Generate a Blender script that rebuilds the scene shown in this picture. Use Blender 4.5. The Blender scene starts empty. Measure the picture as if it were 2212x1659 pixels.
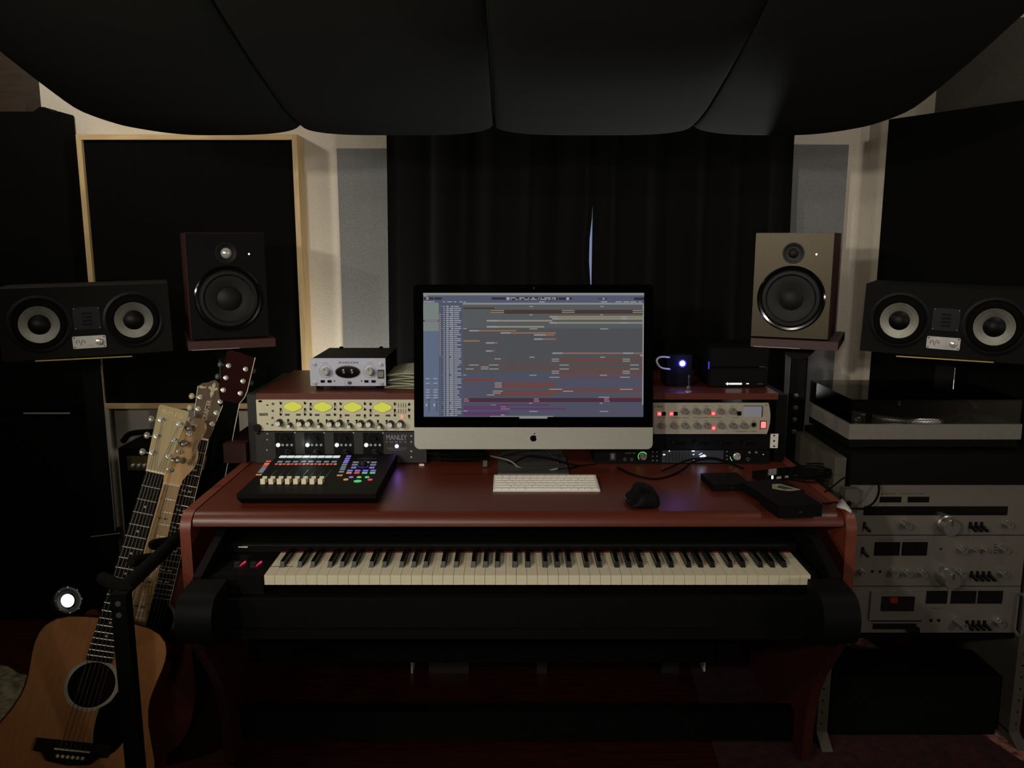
import bpy, bmesh, math, random
from mathutils import Vector, Matrix, Quaternion

sc = bpy.context.scene
COL = sc.collection
PI = math.pi

# ------------------------------------------------------------------ camera
F_PX, PITCH, CAM_Z = 1790.0, math.radians(9.9), 1.394
SP, CP = math.sin(PITCH), math.cos(PITCH)
cam_data = bpy.data.cameras.new('camera')
cam_data.sensor_width = 36.0
cam_data.lens = 36.0 * F_PX / 2212.0
cam_data.clip_start = 0.02
cam = bpy.data.objects.new('camera', cam_data)
COL.objects.link(cam)
cam.location = (0, 0, CAM_Z)
cam.rotation_euler = (math.radians(90) - PITCH, 0, 0)
sc.camera = cam

# ------------------------------------------------------------------ view, world, lights
sc.view_settings.view_transform = 'Standard'
sc.view_settings.look = 'None'
sc.view_settings.exposure = 0.0
sc.view_settings.gamma = 1.0
sc.view_settings.use_curve_mapping = False

world = bpy.data.worlds.new('world')
sc.world = world
world.use_nodes = True
bg = world.node_tree.nodes['Background']
bg.inputs[0].default_value = (0.42, 0.52, 0.85, 1)
bg.inputs[1].default_value = 0.42


def light(name, kind, loc, power, color, size=0.05, target=None, spot=None, blend=0.3):
    d = bpy.data.lights.new(name, kind)
    d.energy = power
    d.color = color
    if kind == 'AREA':
        d.shape = 'DISK'
        d.size = size
    else:
        d.shadow_soft_size = size
    if kind == 'SPOT':
        d.spot_size = math.radians(spot)
        d.spot_blend = blend
    o = bpy.data.objects.new(name, d)
    COL.objects.link(o)
    o.location = loc
    if target is not None:
        o.rotation_euler = (Vector(target) - Vector(loc)).to_track_quat('-Z', 'Y').to_euler()
    return o


# the room's lamps: two to the left, an added front fill split off the main one, a clip spot beside them, a faint one on the right
light('main_lamp_light', 'SPOT', (-1.02, -0.4, 1.74), 82.0, (1.0, 0.94, 0.83), 0.05, (0.45, 2.8, 1.40), 78, 1.0)
light('front_fill_light', 'SPOT', (-0.20, -0.5, 1.60), 30.0, (1.0, 0.94, 0.83), 0.05, (0.0, 2.8, 1.42), 84, 1.0)
light('room_lamp_light', 'SPOT', (-1.6, 0.1, 1.97), 62.0, (1.0, 0.93, 0.80), 0.045, (-0.1, 2.15, 1.03), 48, 1.0)
light('clip_spot_light', 'SPOT', (-1.70, 0.45, 1.60), 40.0, (1.0, 0.96, 0.76), 0.03, (-0.82, 2.15, 0.96), 34, 1.0)
light('side_lamp_light', 'POINT', (1.9, 0.1, 1.25), 13.0, (1.0, 0.93, 0.84), 0.06)
# lamps behind the desk that wash the wall and the canopy; two fills added above the canopy to brighten the upper walls
light('wall_wash_light_left', 'SPOT', (-0.56, 2.84, 0.64), 9.5, (1.0, 0.97, 0.86), 0.03, (-0.62, 3.05, 1.45), 110, 1.0)
light('wall_wash_light_right', 'SPOT', (0.80, 2.86, 0.86), 40.0, (0.98, 1.0, 0.95), 0.02, (0.35, 2.10, 1.68), 80, 0.9)
light('upper_wall_fill_left', 'POINT', (-1.42, 2.30, 2.12), 13.0, (1.0, 0.93, 0.80), 0.05)
light('upper_wall_fill_right', 'POINT', (1.45, 1.75, 2.25), 9.0, (1.0, 0.92, 0.84), 0.05)


# ------------------------------------------------------------------ pixel helpers (photo frame 2212x1659 -> world point)
def _dir(x, y):
    u = (x - 1106.0) / F_PX
    v = (y - 829.5) / F_PX
    return Vector((u, CP - v * SP, -(SP + v * CP)))


def at(x, y, Y):
    d = _dir(x, y)
    p = d * (Y / d.y)
    return Vector((p.x, p.y, p.z + CAM_Z))


def atz(x, y, z):
    d = _dir(x, y)
    p = d * ((z - CAM_Z) / d.z)
    return Vector((p.x, p.y, p.z + CAM_Z))


# ------------------------------------------------------------------ materials
def s2l(c):
    c = c / 255.0
    return c / 12.92 if c <= 0.04045 else ((c + 0.055) / 1.055) ** 2.4


def rgb(r, g, b):
    return (s2l(r), s2l(g), s2l(b), 1.0)


M = {}


def mat(name, col, rough=0.5, metal=0.0, spec=0.5, var=0.10, scale=60.0, bump=0.0, coat=0.0, coatr=0.1,
        stretch=None, col2=None, aniso=0.0, sheen=0.0):
    m = bpy.data.materials.new(name)
    m.use_nodes = True
    nt = m.node_tree
    b = nt.nodes['Principled BSDF']
    b.inputs['Roughness'].default_value = rough
    b.inputs['Metallic'].default_value = metal
    b.inputs['Specular IOR Level'].default_value = spec
    b.inputs['Coat Weight'].default_value = coat
    b.inputs['Coat Roughness'].default_value = coatr
    b.inputs['Anisotropic'].default_value = aniso
    b.inputs['Sheen Weight'].default_value = sheen
    tc = nt.nodes.new('ShaderNodeTexCoord')
    mp = nt.nodes.new('ShaderNodeMapping')
    mp.inputs['Scale'].default_value = stretch or (1, 1, 1)
    nt.links.new(tc.outputs['Object'], mp.inputs['Vector'])
    nz = nt.nodes.new('ShaderNodeTexNoise')
    nz.inputs['Scale'].default_value = scale
    nz.inputs['Detail'].default_value = 4
    nt.links.new(mp.outputs['Vector'], nz.inputs['Vector'])
    rp = nt.nodes.new('ShaderNodeValToRGB')
    c2 = col2 or tuple(max(0, x * (1 - 2 * var)) for x in col[:3]) + (1,)
    rp.color_ramp.elements[0].position = 0.35
    rp.color_ramp.elements[0].color = c2
    rp.color_ramp.elements[1].position = 0.65
    rp.color_ramp.elements[1].color = col
    nt.links.new(nz.outputs['Fac'], rp.inputs['Fac'])
    nt.links.new(rp.outputs['Color'], b.inputs['Base Color'])
    if bump > 0:
        bp = nt.nodes.new('ShaderNodeBump')
        bp.inputs['Strength'].default_value = bump
        bp.inputs['Distance'].default_value = 0.002
        nt.links.new(nz.outputs['Fac'], bp.inputs['Height'])
        nt.links.new(bp.outputs['Normal'], b.inputs['Normal'])
    M[name] = m
    return m


def emat(name, col, strength=1.0):
    m = bpy.data.materials.new(name)
    m.use_nodes = True
    b = m.node_tree.nodes['Principled BSDF']
    b.inputs['Base Color'].default_value = (0.02, 0.02, 0.02, 1)
    b.inputs['Roughness'].default_value = 0.4
    b.inputs['Emission Color'].default_value = col
    b.inputs['Emission Strength'].default_value = strength
    b.inputs['Specular IOR Level'].default_value = 0.0 if name.startswith('scr_') else 0.3
    M[name] = m
    return m


mat('wall_paint', rgb(226, 216, 200), 0.85, var=0.03, scale=90, bump=0.6)
mat('wall_dim', rgb(120, 112, 95), 0.9, var=0.05, scale=60, bump=0.4)
mat('ceiling_paint', rgb(170, 165, 155), 0.9, var=0.03, scale=40)
mat('dark_wall', rgb(16, 14, 12), 0.95, spec=0.1, var=0.1, scale=20)
mat('brown_trim', rgb(58, 42, 30), 0.7, var=0.2, scale=8, stretch=(1, 1, 8))
mat('floor_wood', rgb(60, 22, 12), 0.35, var=0.25, scale=9, stretch=(1, 9, 1), bump=0.1, coat=0.3, coatr=0.2)
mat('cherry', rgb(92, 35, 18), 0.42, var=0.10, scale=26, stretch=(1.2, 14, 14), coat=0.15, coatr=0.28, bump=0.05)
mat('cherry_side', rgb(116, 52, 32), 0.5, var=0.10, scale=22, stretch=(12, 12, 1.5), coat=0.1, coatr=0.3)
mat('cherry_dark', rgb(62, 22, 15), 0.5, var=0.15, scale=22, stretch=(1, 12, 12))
mat('black_fabric', rgb(13, 13, 12), 1.0, spec=0.1, var=0.2, scale=300, bump=0.3)
mat('cloud_cloth', rgb(30, 31, 28), 1.0, spec=0.1, var=0.08, scale=500, bump=0.2)
mat('curtain_cloth', rgb(11, 11, 11), 1.0, spec=0.1, var=0.12, scale=200, sheen=0.1)
mat('grey_fabric', rgb(134, 135, 134), 1.0, spec=0.1, var=0.10, scale=260, bump=0.5)
mat('dim_fabric', rgb(74, 70, 64), 1.0, spec=0.1, var=0.10, scale=200, bump=0.4)
mat('pine', rgb(224, 192, 140), 0.6, var=0.10, scale=8, stretch=(9, 9, 1.2))
mat('pine_h', rgb(224, 192, 140), 0.6, var=0.10, scale=8, stretch=(1.2, 9, 9))
mat('black_metal', rgb(11, 11, 11), 0.45, spec=0.1, var=0.2, scale=80)
mat('black_plastic', rgb(12, 12, 12), 0.45, spec=0.2, var=0.15, scale=120)
mat('black_satin', rgb(12, 12, 11), 0.6, spec=0.1, var=0.12, scale=160, bump=0.05)
mat('screen_black', rgb(4, 4, 4), 0.08, spec=0.03, var=0.1)
mat('black_gloss', rgb(8, 8, 8), 0.12, var=0.1, scale=60)
mat('rubber', rgb(10, 10, 9), 0.85, spec=0.1, var=0.15, scale=100)
mat('foam', rgb(26, 24, 18), 0.95, spec=0.1, var=0.25, scale=250, bump=0.4)
mat('eve_case', rgb(23, 21, 17), 0.75, spec=0.12, var=0.10, scale=300, bump=0.1)
mat('cone_silver', rgb(120, 118, 110), 0.34, 1.0, var=0.06, scale=90, aniso=0.4)
mat('cone_black', rgb(22, 21, 18), 0.55, spec=0.25, var=0.12, scale=90)
mat('chrome', rgb(226, 224, 216), 0.22, 0.55, var=0.03, scale=40)
mat('brushed', rgb(176, 174, 168), 0.34, 0.9, var=0.06, scale=60, stretch=(1, 1, 30))
mat('alu', rgb(162, 160, 150), 0.5, 0.25, var=0.02, scale=90)
mat('alu_white', rgb(235, 230, 222), 0.5, 0.1, var=0.03, scale=90)
mat('knob_cap', rgb(236, 232, 214), 0.3, 0.12, var=0.05, scale=80)
mat('knob_grey', rgb(120, 116, 108), 0.5, 0.1, var=0.05, scale=80)
mat('panel_cream', rgb(206, 200, 172), 0.55, 0.1, var=0.03, scale=80)
mat('panel_silver', rgb(176, 168, 152), 0.5, 0.2, var=0.04, scale=90)
mat('panel_blue', rgb(176, 178, 196), 0.5, 0.2, var=0.03, scale=90)
mat('panel_dark', rgb(34, 33, 28), 0.6, 0.1, var=0.10, scale=120)
mat('panel_black', rgb(14, 14, 15), 0.55, spec=0.1, var=0.10, scale=120)
mat('key_white', rgb(248, 243, 232), 0.45, var=0.01)
mat('hifi_silver', rgb(120, 114, 106), 0.45, 0.35, var=0.05, scale=60, stretch=(1, 1, 20))
mat('smoked', rgb(10, 10, 11), 0.2, var=0.1, scale=50)
mat('ink', rgb(58, 54, 50), 0.6, var=0.05)
mat('ink_light', rgb(150, 148, 140), 0.6, var=0.05)
mat('ink_blue', rgb(52, 56, 96), 0.6, var=0.05)
mat('plinth', rgb(120, 116, 108), 0.5, 0.1, var=0.05, scale=90)
mat('plinth_side', rgb(112, 100, 76), 0.6, var=0.05, scale=90)
mat('rack_paint', rgb(80, 76, 64), 0.55, 0.1, var=0.06, scale=60)
mat('ivory', rgb(226, 215, 186), 0.35, var=0.02, scale=40)
mat('ebony_key', rgb(14, 13, 12), 0.3, var=0.1, scale=40)
mat('red_felt', rgb(130, 22, 16), 0.95, var=0.1)
mat('spruce', rgb(178, 118, 68), 0.6, spec=0.15, var=0.07, scale=10, stretch=(14, 1, 1))
mat('mahogany', rgb(44, 17, 10), 0.7, spec=0.08, var=0.2, scale=14, stretch=(6, 1, 6))
mat('sunburst', rgb(80, 32, 15), 0.5, spec=0.12, var=0.2, scale=10)
mat('fretboard', rgb(26, 21, 16), 0.7, spec=0.12, var=0.2, scale=20, stretch=(10, 1, 1))
mat('fretboard_red', rgb(40, 20, 15), 0.7, spec=0.12, var=0.2, scale=20, stretch=(10, 1, 1))
mat('maple', rgb(206, 162, 110), 0.4, var=0.06, scale=14, stretch=(10, 1, 1))
mat('head_tan', rgb(168, 150, 112), 0.5, var=0.06, scale=12, stretch=(10, 1, 1))
mat('head_brown', rgb(90, 68, 46), 0.4, var=0.12, scale=12, stretch=(10, 1, 1))
mat('head_red', rgb(42, 9, 7), 0.6, spec=0.06, var=0.12, scale=12)
mat('bone', rgb(216, 206, 178), 0.4, var=0.03)
mat('pearl', rgb(196, 186, 156), 0.3, var=0.12, scale=100)
mat('gilt', rgb(206, 188, 136), 0.5, var=0.03)
mat('tuner_metal', rgb(170, 166, 152), 0.25, 0.6, var=0.04)
mat('brass', rgb(190, 160, 100), 0.35, 0.8, var=0.05)
mat('fret_wire', rgb(196, 190, 172), 0.3, 0.7, var=0.04)
mat('pick_black', rgb(6, 6, 6), 0.8, spec=0.04, var=0.1)
mat('paper', rgb(172, 170, 148), 0.85, var=0.10, scale=30)
mat('paper_white', rgb(210, 205, 200), 0.8, var=0.06, scale=30)
mat('label_tan', rgb(158, 152, 116), 0.8, var=0.2, scale=90)
mat('gold_panel', rgb(92, 78, 42), 0.5, 0.3, var=0.1)
mat('hair_rug', rgb(150, 140, 112), 1.0, var=0.35, scale=30, bump=0.8)
mat('rug_red', rgb(58, 14, 12), 1.0, var=0.35, scale=40, bump=0.4)
mat('rug_border', rgb(168, 130, 116), 1.0, scale=34, col2=rgb(96, 20, 18), bump=0.4)
mat('violet_edge', rgb(70, 52, 130), 0.4, var=0.05)
mat('stand_alu', rgb(92, 92, 88), 0.5, 0.5, var=0.05)

# things that give off light
E = lambda n, r, g, b, s=1.0: emat(n, rgb(r, g, b), s)
E('led_white', 236, 240, 236, 1.0)
E('strip_white', 214, 226, 226, 0.9)
E('led_dimwhite', 130, 132, 128, 0.8)
E('led_grey', 120, 130, 140, 0.75)
E('led_red', 220, 70, 80, 0.85)
E('led_orange', 206, 140, 84, 0.8)
E('led_purple', 128, 110, 205, 0.85)
E('led_teal', 105, 190, 170, 0.8)
E('led_green', 90, 200, 120, 0.85)
E('led_lime', 110, 240, 100, 1.1)
E('led_blue_strong', 70, 60, 255, 60)
E('led_blue_white', 150, 150, 255, 30)
E('led_violet_hot', 190, 120, 255, 26)
E('led_hotred', 255, 90, 90, 3.0)
E('led_softgreen', 190, 255, 190, 3.0)
E('meter_amber', 205, 205, 74, 0.9)
E('meter_rim', 210, 170, 50, 0.6)
E('wheel_red', 215, 55, 85, 0.8)
E('lcd_dim', 22, 24, 30, 1.0)
E('puck_white', 255, 255, 255, 1.6)
E('blue_slit', 60, 50, 190, 1.0)


# ------------------------------------------------------------------ mesh builder
def rot_to(d):
    return Vector((0, 0, 1)).rotation_difference(Vector(d).normalized()).to_matrix().to_4x4()


def smooth_path(pts, n=6):
    P = [Vector(p) for p in pts]
    if len(P) < 3:
        return P
    out = []
    for i in range(len(P) - 1):
        p0 = P[i - 1] if i > 0 else P[i] * 2 - P[i + 1]
        p1, p2 = P[i], P[i + 1]
        p3 = P[i + 2] if i + 2 < len(P) else P[i + 1] * 2 - P[i]
        for k in range(n):
            t = k / n
            out.append(0.5 * ((2 * p1) + (p2 - p0) * t + (2 * p0 - 5 * p1 + 4 * p2 - p3) * t * t + (3 * p1 - p0 - 3 * p2 + p3) * t ** 3))
    out.append(P[-1])
    return out


class MB:
    def __init__(s):
        s.bm = bmesh.new()
        s.M = Matrix.Identity(4)

    def _poly(s, vs, fs, mi=0, bv=0, seg=2):
        V = [s.bm.verts.new(s.M @ Vector(v)) for v in vs]
        F = []
        for f in fs:
            try:
                fc = s.bm.faces.new([V[i] for i in f])
                fc.material_index = mi
                F.append(fc)
            except ValueError:
                pass
        if bv > 0:
            ed = list({e for f in F for e in f.edges})
            ed = [e for e in ed if len(e.link_faces) == 2 and e.calc_face_angle(0) > 0.5]
            bmesh.ops.bevel(s.bm, geom=ed, offset=bv, segments=seg, affect='EDGES', profile=0.5, clamp_overlap=True)
        return s

    def box(s, x0, x1, y0, y1, z0, z1, bv=0, seg=2, mi=0):
        if x0 > x1: x0, x1 = x1, x0
        if y0 > y1: y0, y1 = y1, y0
        if z0 > z1: z0, z1 = z1, z0
        v = [(x, y, z) for z in (z0, z1) for y in (y0, y1) for x in (x0, x1)]
        f = [(0, 2, 3, 1), (4, 5, 7, 6), (0, 1, 5, 4), (2, 6, 7, 3), (0, 4, 6, 2), (1, 3, 7, 5)]
        return s._poly(v, f, mi, bv, seg)

    def hexa(s, v8, mi=0, bv=0):
        f = [(0, 3, 2, 1), (4, 5, 6, 7), (0, 1, 5, 4), (1, 2, 6, 5), (2, 3, 7, 6), (3, 0, 4, 7)]
        return s._poly(v8, f, mi, bv)

    def prism(s, pts, ax, a0, a1, mi=0, bv=0, seg=2):
        """pts: 2-D outline; ax: axis of extrusion ('x': pts=(y,z), 'y': (x,z), 'z': (x,y))"""
        def mk(p, a):
            return (a, p[0], p[1]) if ax == 'x' else (p[0], a, p[1]) if ax == 'y' else (p[0], p[1], a)
        n = len(pts)
        v = [mk(p, a0) for p in pts] + [mk(p, a1) for p in pts]
        f = [tuple(range(n)), tuple(range(2 * n - 1, n - 1, -1))]
        f += [(i, i + n, (i + 1) % n + n, (i + 1) % n) for i in range(n)]
        s._poly(v, f, mi, bv, seg)
        return s

    def lathe(s, prof, c=(0, 0, 0), d=(0, 0, 1), seg=28, mi=0, sx=1, sy=1, flat=None):
        R = Matrix.Translation(Vector(c)) @ rot_to(d)
        rings = []
        for r, h in prof:
            if r < 1e-6:
                rings.append([s.bm.verts.new(s.M @ (R @ Vector((0, 0, h))))])
            else:
                rings.append([s.bm.verts.new(s.M @ (R @ Vector((r * sx * math.cos(2 * PI * k / seg), r * sy * math.sin(2 * PI * k / seg), h)))) for k in range(seg)])
        for i in range(len(rings) - 1):
            a, b = rings[i], rings[i + 1]
            for k in range(seg):
                k2 = (k + 1) % seg
                if len(a) == 1 and len(b) == 1:
                    continue
                vs = [a[0], b[k2], b[k]] if len(a) == 1 else [a[k], a[k2], b[0]] if len(b) == 1 else [a[k], a[k2], b[k2], b[k]]
                f = s.bm.faces.new(vs)
                f.material_index = mi
        return s

    def cyl(s, p0, p1, r, r1=None, seg=20, mi=0, bv=0):
        p0, p1 = Vector(p0), Vector(p1)
        L = (p1 - p0).length
        r1 = r if r1 is None else r1
        pr = [(0, 0), (r - bv, 0), (r, bv), (r1, L - bv), (r1 - bv, L), (0, L)] if bv else [(0, 0), (r, 0), (r1, L), (0, L)]
        return s.lathe(pr, p0, p1 - p0, seg, mi)

    def ball(s, c, r, sc3=(1, 1, 1), seg=16, mi=0):
        n = seg // 2
        old = s.M
        s.M = s.M @ Matrix.Translation(Vector(c)) @ Matrix.Diagonal((*sc3, 1))
        s.lathe([(r * math.sin(PI * i / n), -r * math.cos(PI * i / n)) for i in range(n + 1)], seg=seg, mi=mi)
        s.M = old
        return s

    def tube(s, pts, r, seg=8, n=6, mi=0, sm=True):
        P = smooth_path(pts, n) if sm else [Vector(p) for p in pts]
        rings = []
        up = None
        for i, p in enumerate(P):
            t = (P[min(i + 1, len(P) - 1)] - P[max(i - 1, 0)]).normalized()
            if up is None:
                up = t.orthogonal().normalized()
            else:
                up = (up - t * up.dot(t)).normalized()
            b = t.cross(up)
            rr = r(i / (len(P) - 1)) if callable(r) else r
            rings.append([s.bm.verts.new(s.M @ (p + up * rr * math.cos(2 * PI * k / seg) + b * rr * math.sin(2 * PI * k / seg))) for k in range(seg)])
        for a, b in zip(rings, rings[1:]):
            for k in range(seg):
                s.bm.faces.new([a[k], a[(k + 1) % seg], b[(k + 1) % seg], b[k]]).material_index = mi
        s.bm.faces.new(rings[0][::-1]).material_index = mi
        s.bm.faces.new(rings[-1]).material_index = mi
        return s

    def grid(s, fn, nu, nv, mi=0):
        V = [[s.bm.verts.new(s.M @ Vector(fn(i / nu, j / nv))) for j in range(nv + 1)] for i in range(nu + 1)]
        for i in range(nu):
            for j in range(nv):
                s.bm.faces.new([V[i][j], V[i + 1][j], V[i + 1][j + 1], V[i][j + 1]]).material_index = mi
        return s

    def put(s, name, mats, parent=None, loc=None, ang=35, thick=0):
        bm = s.bm
        bmesh.ops.recalc_face_normals(bm, faces=bm.faces[:])
        lim = math.radians(ang)
        for f in bm.faces:
            f.smooth = True
        for e in bm.edges:
            e.smooth = not (len(e.link_faces) == 2 and e.calc_face_angle(0) > lim)
        me = bpy.data.meshes.new(name)
        if loc is not None and parent is None:
            bmesh.ops.translate(bm, vec=-Vector(loc), verts=bm.verts[:])
        bm.to_mesh(me)
        bm.free()
        for m in (mats if isinstance(mats, (list, tuple)) else [mats]):
            me.materials.append(M[m] if isinstance(m, str) else m)
        o = bpy.data.objects.new(name, me)
        COL.objects.link(o)
        if parent is not None:
            o.parent = parent
        elif loc is not None:
            o.location = loc
        if thick:
            md = o.modifiers.new('thickness', 'SOLIDIFY')
            md.thickness = thick
            md.offset = 0
        return o


def tag(o, label, cat, group=None, kind=None):
    o['label'] = label
    o['category'] = cat
    if group:
        o['group'] = group
    if kind:
        o['kind'] = kind
    return o


def thing(name, label, cat, loc=(0, 0, 0), rz=0.0, group=None, mx=None):
    o = bpy.data.objects.new(name, None)
    o.empty_display_size = 0.05
    COL.objects.link(o)
    if mx is not None:
        o.matrix_world = mx
    else:
        o.location = loc
        o.rotation_euler = (0, 0, rz)
    return tag(o, label, cat, group)


def struct(name, mb, m, **k):
    o = mb.put(name, m, **k)
    o['kind'] = 'structure'
    return o


def text(body, parent, m, loc, size=None, width=None, rot=(PI / 2, 0, 0), name='lettering', depth=0.0003, bold=0.0, shear=0.0, squash=None, mx=None):
    cu = bpy.data.curves.new('txt', 'FONT')
    cu.body = body
    cu.size = 1.0
    cu.extrude = 0.0
    cu.offset = bold
    cu.shear = shear
    cu.align_x = 'CENTER'
    cu.align_y = 'CENTER'
    cu.resolution_u = 3
    t = bpy.data.objects.new('txt', cu)
    COL.objects.link(t)
    bpy.context.view_layer.update()
    me = bpy.data.meshes.new_from_object(t.evaluated_get(bpy.context.evaluated_depsgraph_get()))
    bpy.data.objects.remove(t)
    xs = [v.co.x for v in me.vertices]
    ys = [v.co.y for v in me.vertices]
    w, h = max(xs) - min(xs), max(ys) - min(ys)
    cx, cy = (max(xs) + min(xs)) / 2, (max(ys) + min(ys)) / 2
    if size:
        ky = size / h
        kx = (width / w) if width else ky
    else:
        kx = ky = width / w
    for v in me.vertices:
        v.co = Vector(((v.co.x - cx) * kx, (v.co.y - cy) * ky, depth))
    me.materials.clear()
    me.materials.append(M[m])
    me.name = name
    o = bpy.data.objects.new(name, me)
    COL.objects.link(o)
    o.parent = parent
    if mx is not None:
        o.matrix_basis = mx
    else:
        o.location = loc
        o.rotation_euler = rot
    return o


class Face:
    """a front panel in the plane y=Y (world); features are placed by their spot on that plane"""
    def __init__(s, root, Y):
        s.r, s.Y = root, Y
        s.y = Y - root.location.y
        s.k = Y / F_PX * 1.03

    def xz(s, px, py):
        p = at(px, py, s.Y)
        return p.x - s.r.location.x, p.z - s.r.location.z

    def box(s, x0, y0, x1, y1, h, m, name, bv=0, parent=None):
        a, b = s.xz(x0, y0)
        c, d = s.xz(x1, y1)
        return MB().box(a, c, s.y - h, s.y + 0.0006, d, b, bv=bv).put(name, m, parent or s.r)

    def knob(s, px, py, r, h, m='knob_cap', name='knob', skirt=None, cap=None, parent=None):
        x, z = s.xz(px, py)
        b = MB()
        if skirt:
            b.lathe([(0, 0), (skirt, 0), (skirt * 0.98, h * 0.25), (r, h * 0.35)], (x, s.y, z), (0, -1, 0), 24, mi=1)
        b.lathe([(r, 0), (r, h * 0.9), (r * 0.9, h), (0, h)], (x, s.y, z), (0, -1, 0), 24, mi=1 if cap else 0)
        if cap:
            b.lathe([(r * 0.82, h * 1.0), (r * 0.8, h * 1.06), (0, h * 1.06)], (x, s.y, z), (0, -1, 0), 24)
        b.box(x - r * 0.06, x + r * 0.06, s.y - h * 1.08, s.y - h * 0.9, z + r * 0.3, z + r * 0.95, mi=2)
        return b.put(name, [m, cap or m, 'ink'], parent or s.r)

    def disc(s, px, py, r, m, name, h=0.001, sx=1, sy=1, parent=None):
        x, z = s.xz(px, py)
        return MB().lathe([(r, -0.0003), (r, h * 0.8), (r * 0.85, h), (0, h)], (x, s.y, z), (0, -1, 0), 24, sx=sx, sy=sy).put(name, m, parent or s.r)

    def ring(s, px, py, r, w, m, name, h=0.001, parent=None):
        x, z = s.xz(px, py)
        return MB().lathe([(r, 0), (r, h), (r - w, h), (r - w, 0)], (x, s.y, z), (0, -1, 0), 28).put(name, m, parent or s.r)

    def text(s, px, py, body, m, wpx=None, hpx=None, **k):
        x, z = s.xz(px, py)
        return text(body, s.r, m, (x, s.y - 0.0007, z), width=wpx * s.k if wpx else None, size=hpx * s.k if hpx else None, **k)

    def toggle(s, px, py, m='black_metal', up=True, parent=None, r=0.0014, L=0.010):
        x, z = s.xz(px, py)
        b = MB()
        b.lathe([(0, 0), (0.003, 0), (0.003, 0.002), (0, 0.002)], (x, s.y, z), (0, -1, 0), 12)
        dz = L * 0.6 * (1 if up else -1)
        b.cyl((x, s.y, z), (x, s.y - L * 0.8, z + dz), r * 0.7, r, seg=10)
        return b.put('toggle_switch', m, parent or s.r)

# ================================================================== THE ROOM
struct('floor', MB().box(-3.0, 3.0, -2.2, 3.3, -0.05, 0.0), 'floor_wood')
struct('ceiling', MB().box(-3.0, 3.0, -2.2, 3.3, 2.7, 2.75), 'ceiling_paint')
WX0, WX1, WZ0, WZ1 = -0.12, 0.68, 0.95, 2.1
w = MB()
w.box(-3.0, WX0, 3.1, 3.22, 0, 2.7)
w.box(WX1, 1.29, 3.1, 3.22, 0, 2.7)
w.box(WX0, WX1, 3.1, 3.22, 0, WZ0)
w.box(WX0, WX1, 3.1, 3.22, WZ1, 2.7)
struct('wall_back', w, 'wall_paint')
struct('wall_right', MB().prism([(1.29, 3.1), (2.6, 0.68), (2.6, -2.2), (2.7, -2.2), (2.7, 0.72), (1.36, 3.22), (1.29, 3.22)], 'z', 0, 2.7), 'wall_paint')
struct('wall_left', MB().box(-3.0, -2.9, -2.1, 3.1, 0, 2.7), 'dark_wall')
struct('wall_rear', MB().box(-3.0, 2.7, -2.2, -2.1, 0, 2.7), 'dark_wall')
wf = MB()
for a in ((WX0, WX0 + .03, WZ0, WZ1), (WX1 - .03, WX1, WZ0, WZ1), (WX0 + .03, WX1 - .03, WZ0, WZ0 + .03), (WX0 + .03, WX1 - .03, WZ1 - .03, WZ1)):
    wf.box(a[0], a[1], 3.13, 3.19, a[2], a[3], bv=.003)
win = struct('window_1', wf, 'alu_white')
gl = bpy.data.materials.new('glass_pane')
gl.use_nodes = True
g = gl.node_tree.nodes['Principled BSDF']
g.inputs['Base Color'].default_value = (1, 1, 1, 1)
g.inputs['Roughness'].default_value = 0.02
g.inputs['Transmission Weight'].default_value = 1.0
g.inputs['IOR'].default_value = 1.1
M['glass_pane'] = gl
struct('window_glass', MB().box(WX0 + .02, WX1 - .02, 3.155, 3.16, WZ0 + .02, WZ1 - .02), 'glass_pane', parent=win)
p0 = at(28, 136, 2.95); p1 = at(37, 235, 2.95)
struct('trim_1', MB().box(-2.4, p0.x, 3.0, 3.1, p1.z - .02, 2.7, bv=.004), 'brown_trim')

# ---- fabric canopy of four billowing panels under the ceiling
can = thing('acoustic_canopy', 'black fabric acoustic canopy of four billowing panels hung below the ceiling', 'acoustic canopy', (0, 1.6, 0))
prof = [(0.85, 2.10), (1.0, 2.045), (1.3, 1.94), (1.5, 1.868), (1.65, 1.815), (1.81, 1.768), (1.91, 1.742), (2.06, 1.706), (2.15, 1.692), (2.22, 1.687)]


def zprof(y):
    for (a, za), (b, zb) in zip(prof, prof[1:]):
        if y <= b:
            return za + (zb - za) * (y - a) / (b - a)
    return prof[-1][1]


bx = [-1.046, -0.546, -0.0486, 0.467, 0.962]
for i in range(4):
    def fn(u, v, i=i):
        x = bx[i] + (bx[i + 1] - bx[i]) * u
        yb = 2.22
        e = 0.0
        if i == 0: e = max(0, (0.55 - u) / 0.55)
        if i == 3: e = max(0, (u - 0.5) / 0.5)
        yb -= 0.20 * e ** 3.2
        y = 0.85 + (yb - 0.85) * (1 - (1 - v) ** 1.4)
        d = min(u, 1 - u)
        sag = 0.017 * (1 - (2 * u - 1) ** 4) + 0.009 * (1 - math.exp(-d / 0.02))
        if i in (0, 3):
            f_ = min(1, max(0, ((.5 - u) if i == 0 else (u - .5)) / .35))
            sag *= 1 - 0.25 * f_ * f_ * (3 - 2 * f_)
        return (x - 0, y - 1.6, zprof(y) - sag)
    pn = MB().grid(fn, 48, 40).put('canopy_panel', 'cloud_cloth', can, ang=70, thick=0.004)
for x, y in ((-1.0, 1.98), (0.93, 1.98), (-1.0, 1.0), (0.93, 1.0), (-0.04, 2.1)):
    MB().cyl((x, y - 1.6, zprof(y) - .002), (x, y - 1.6, 2.7), 0.0015, seg=6).put('suspension_cord', 'rubber', can)

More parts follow.
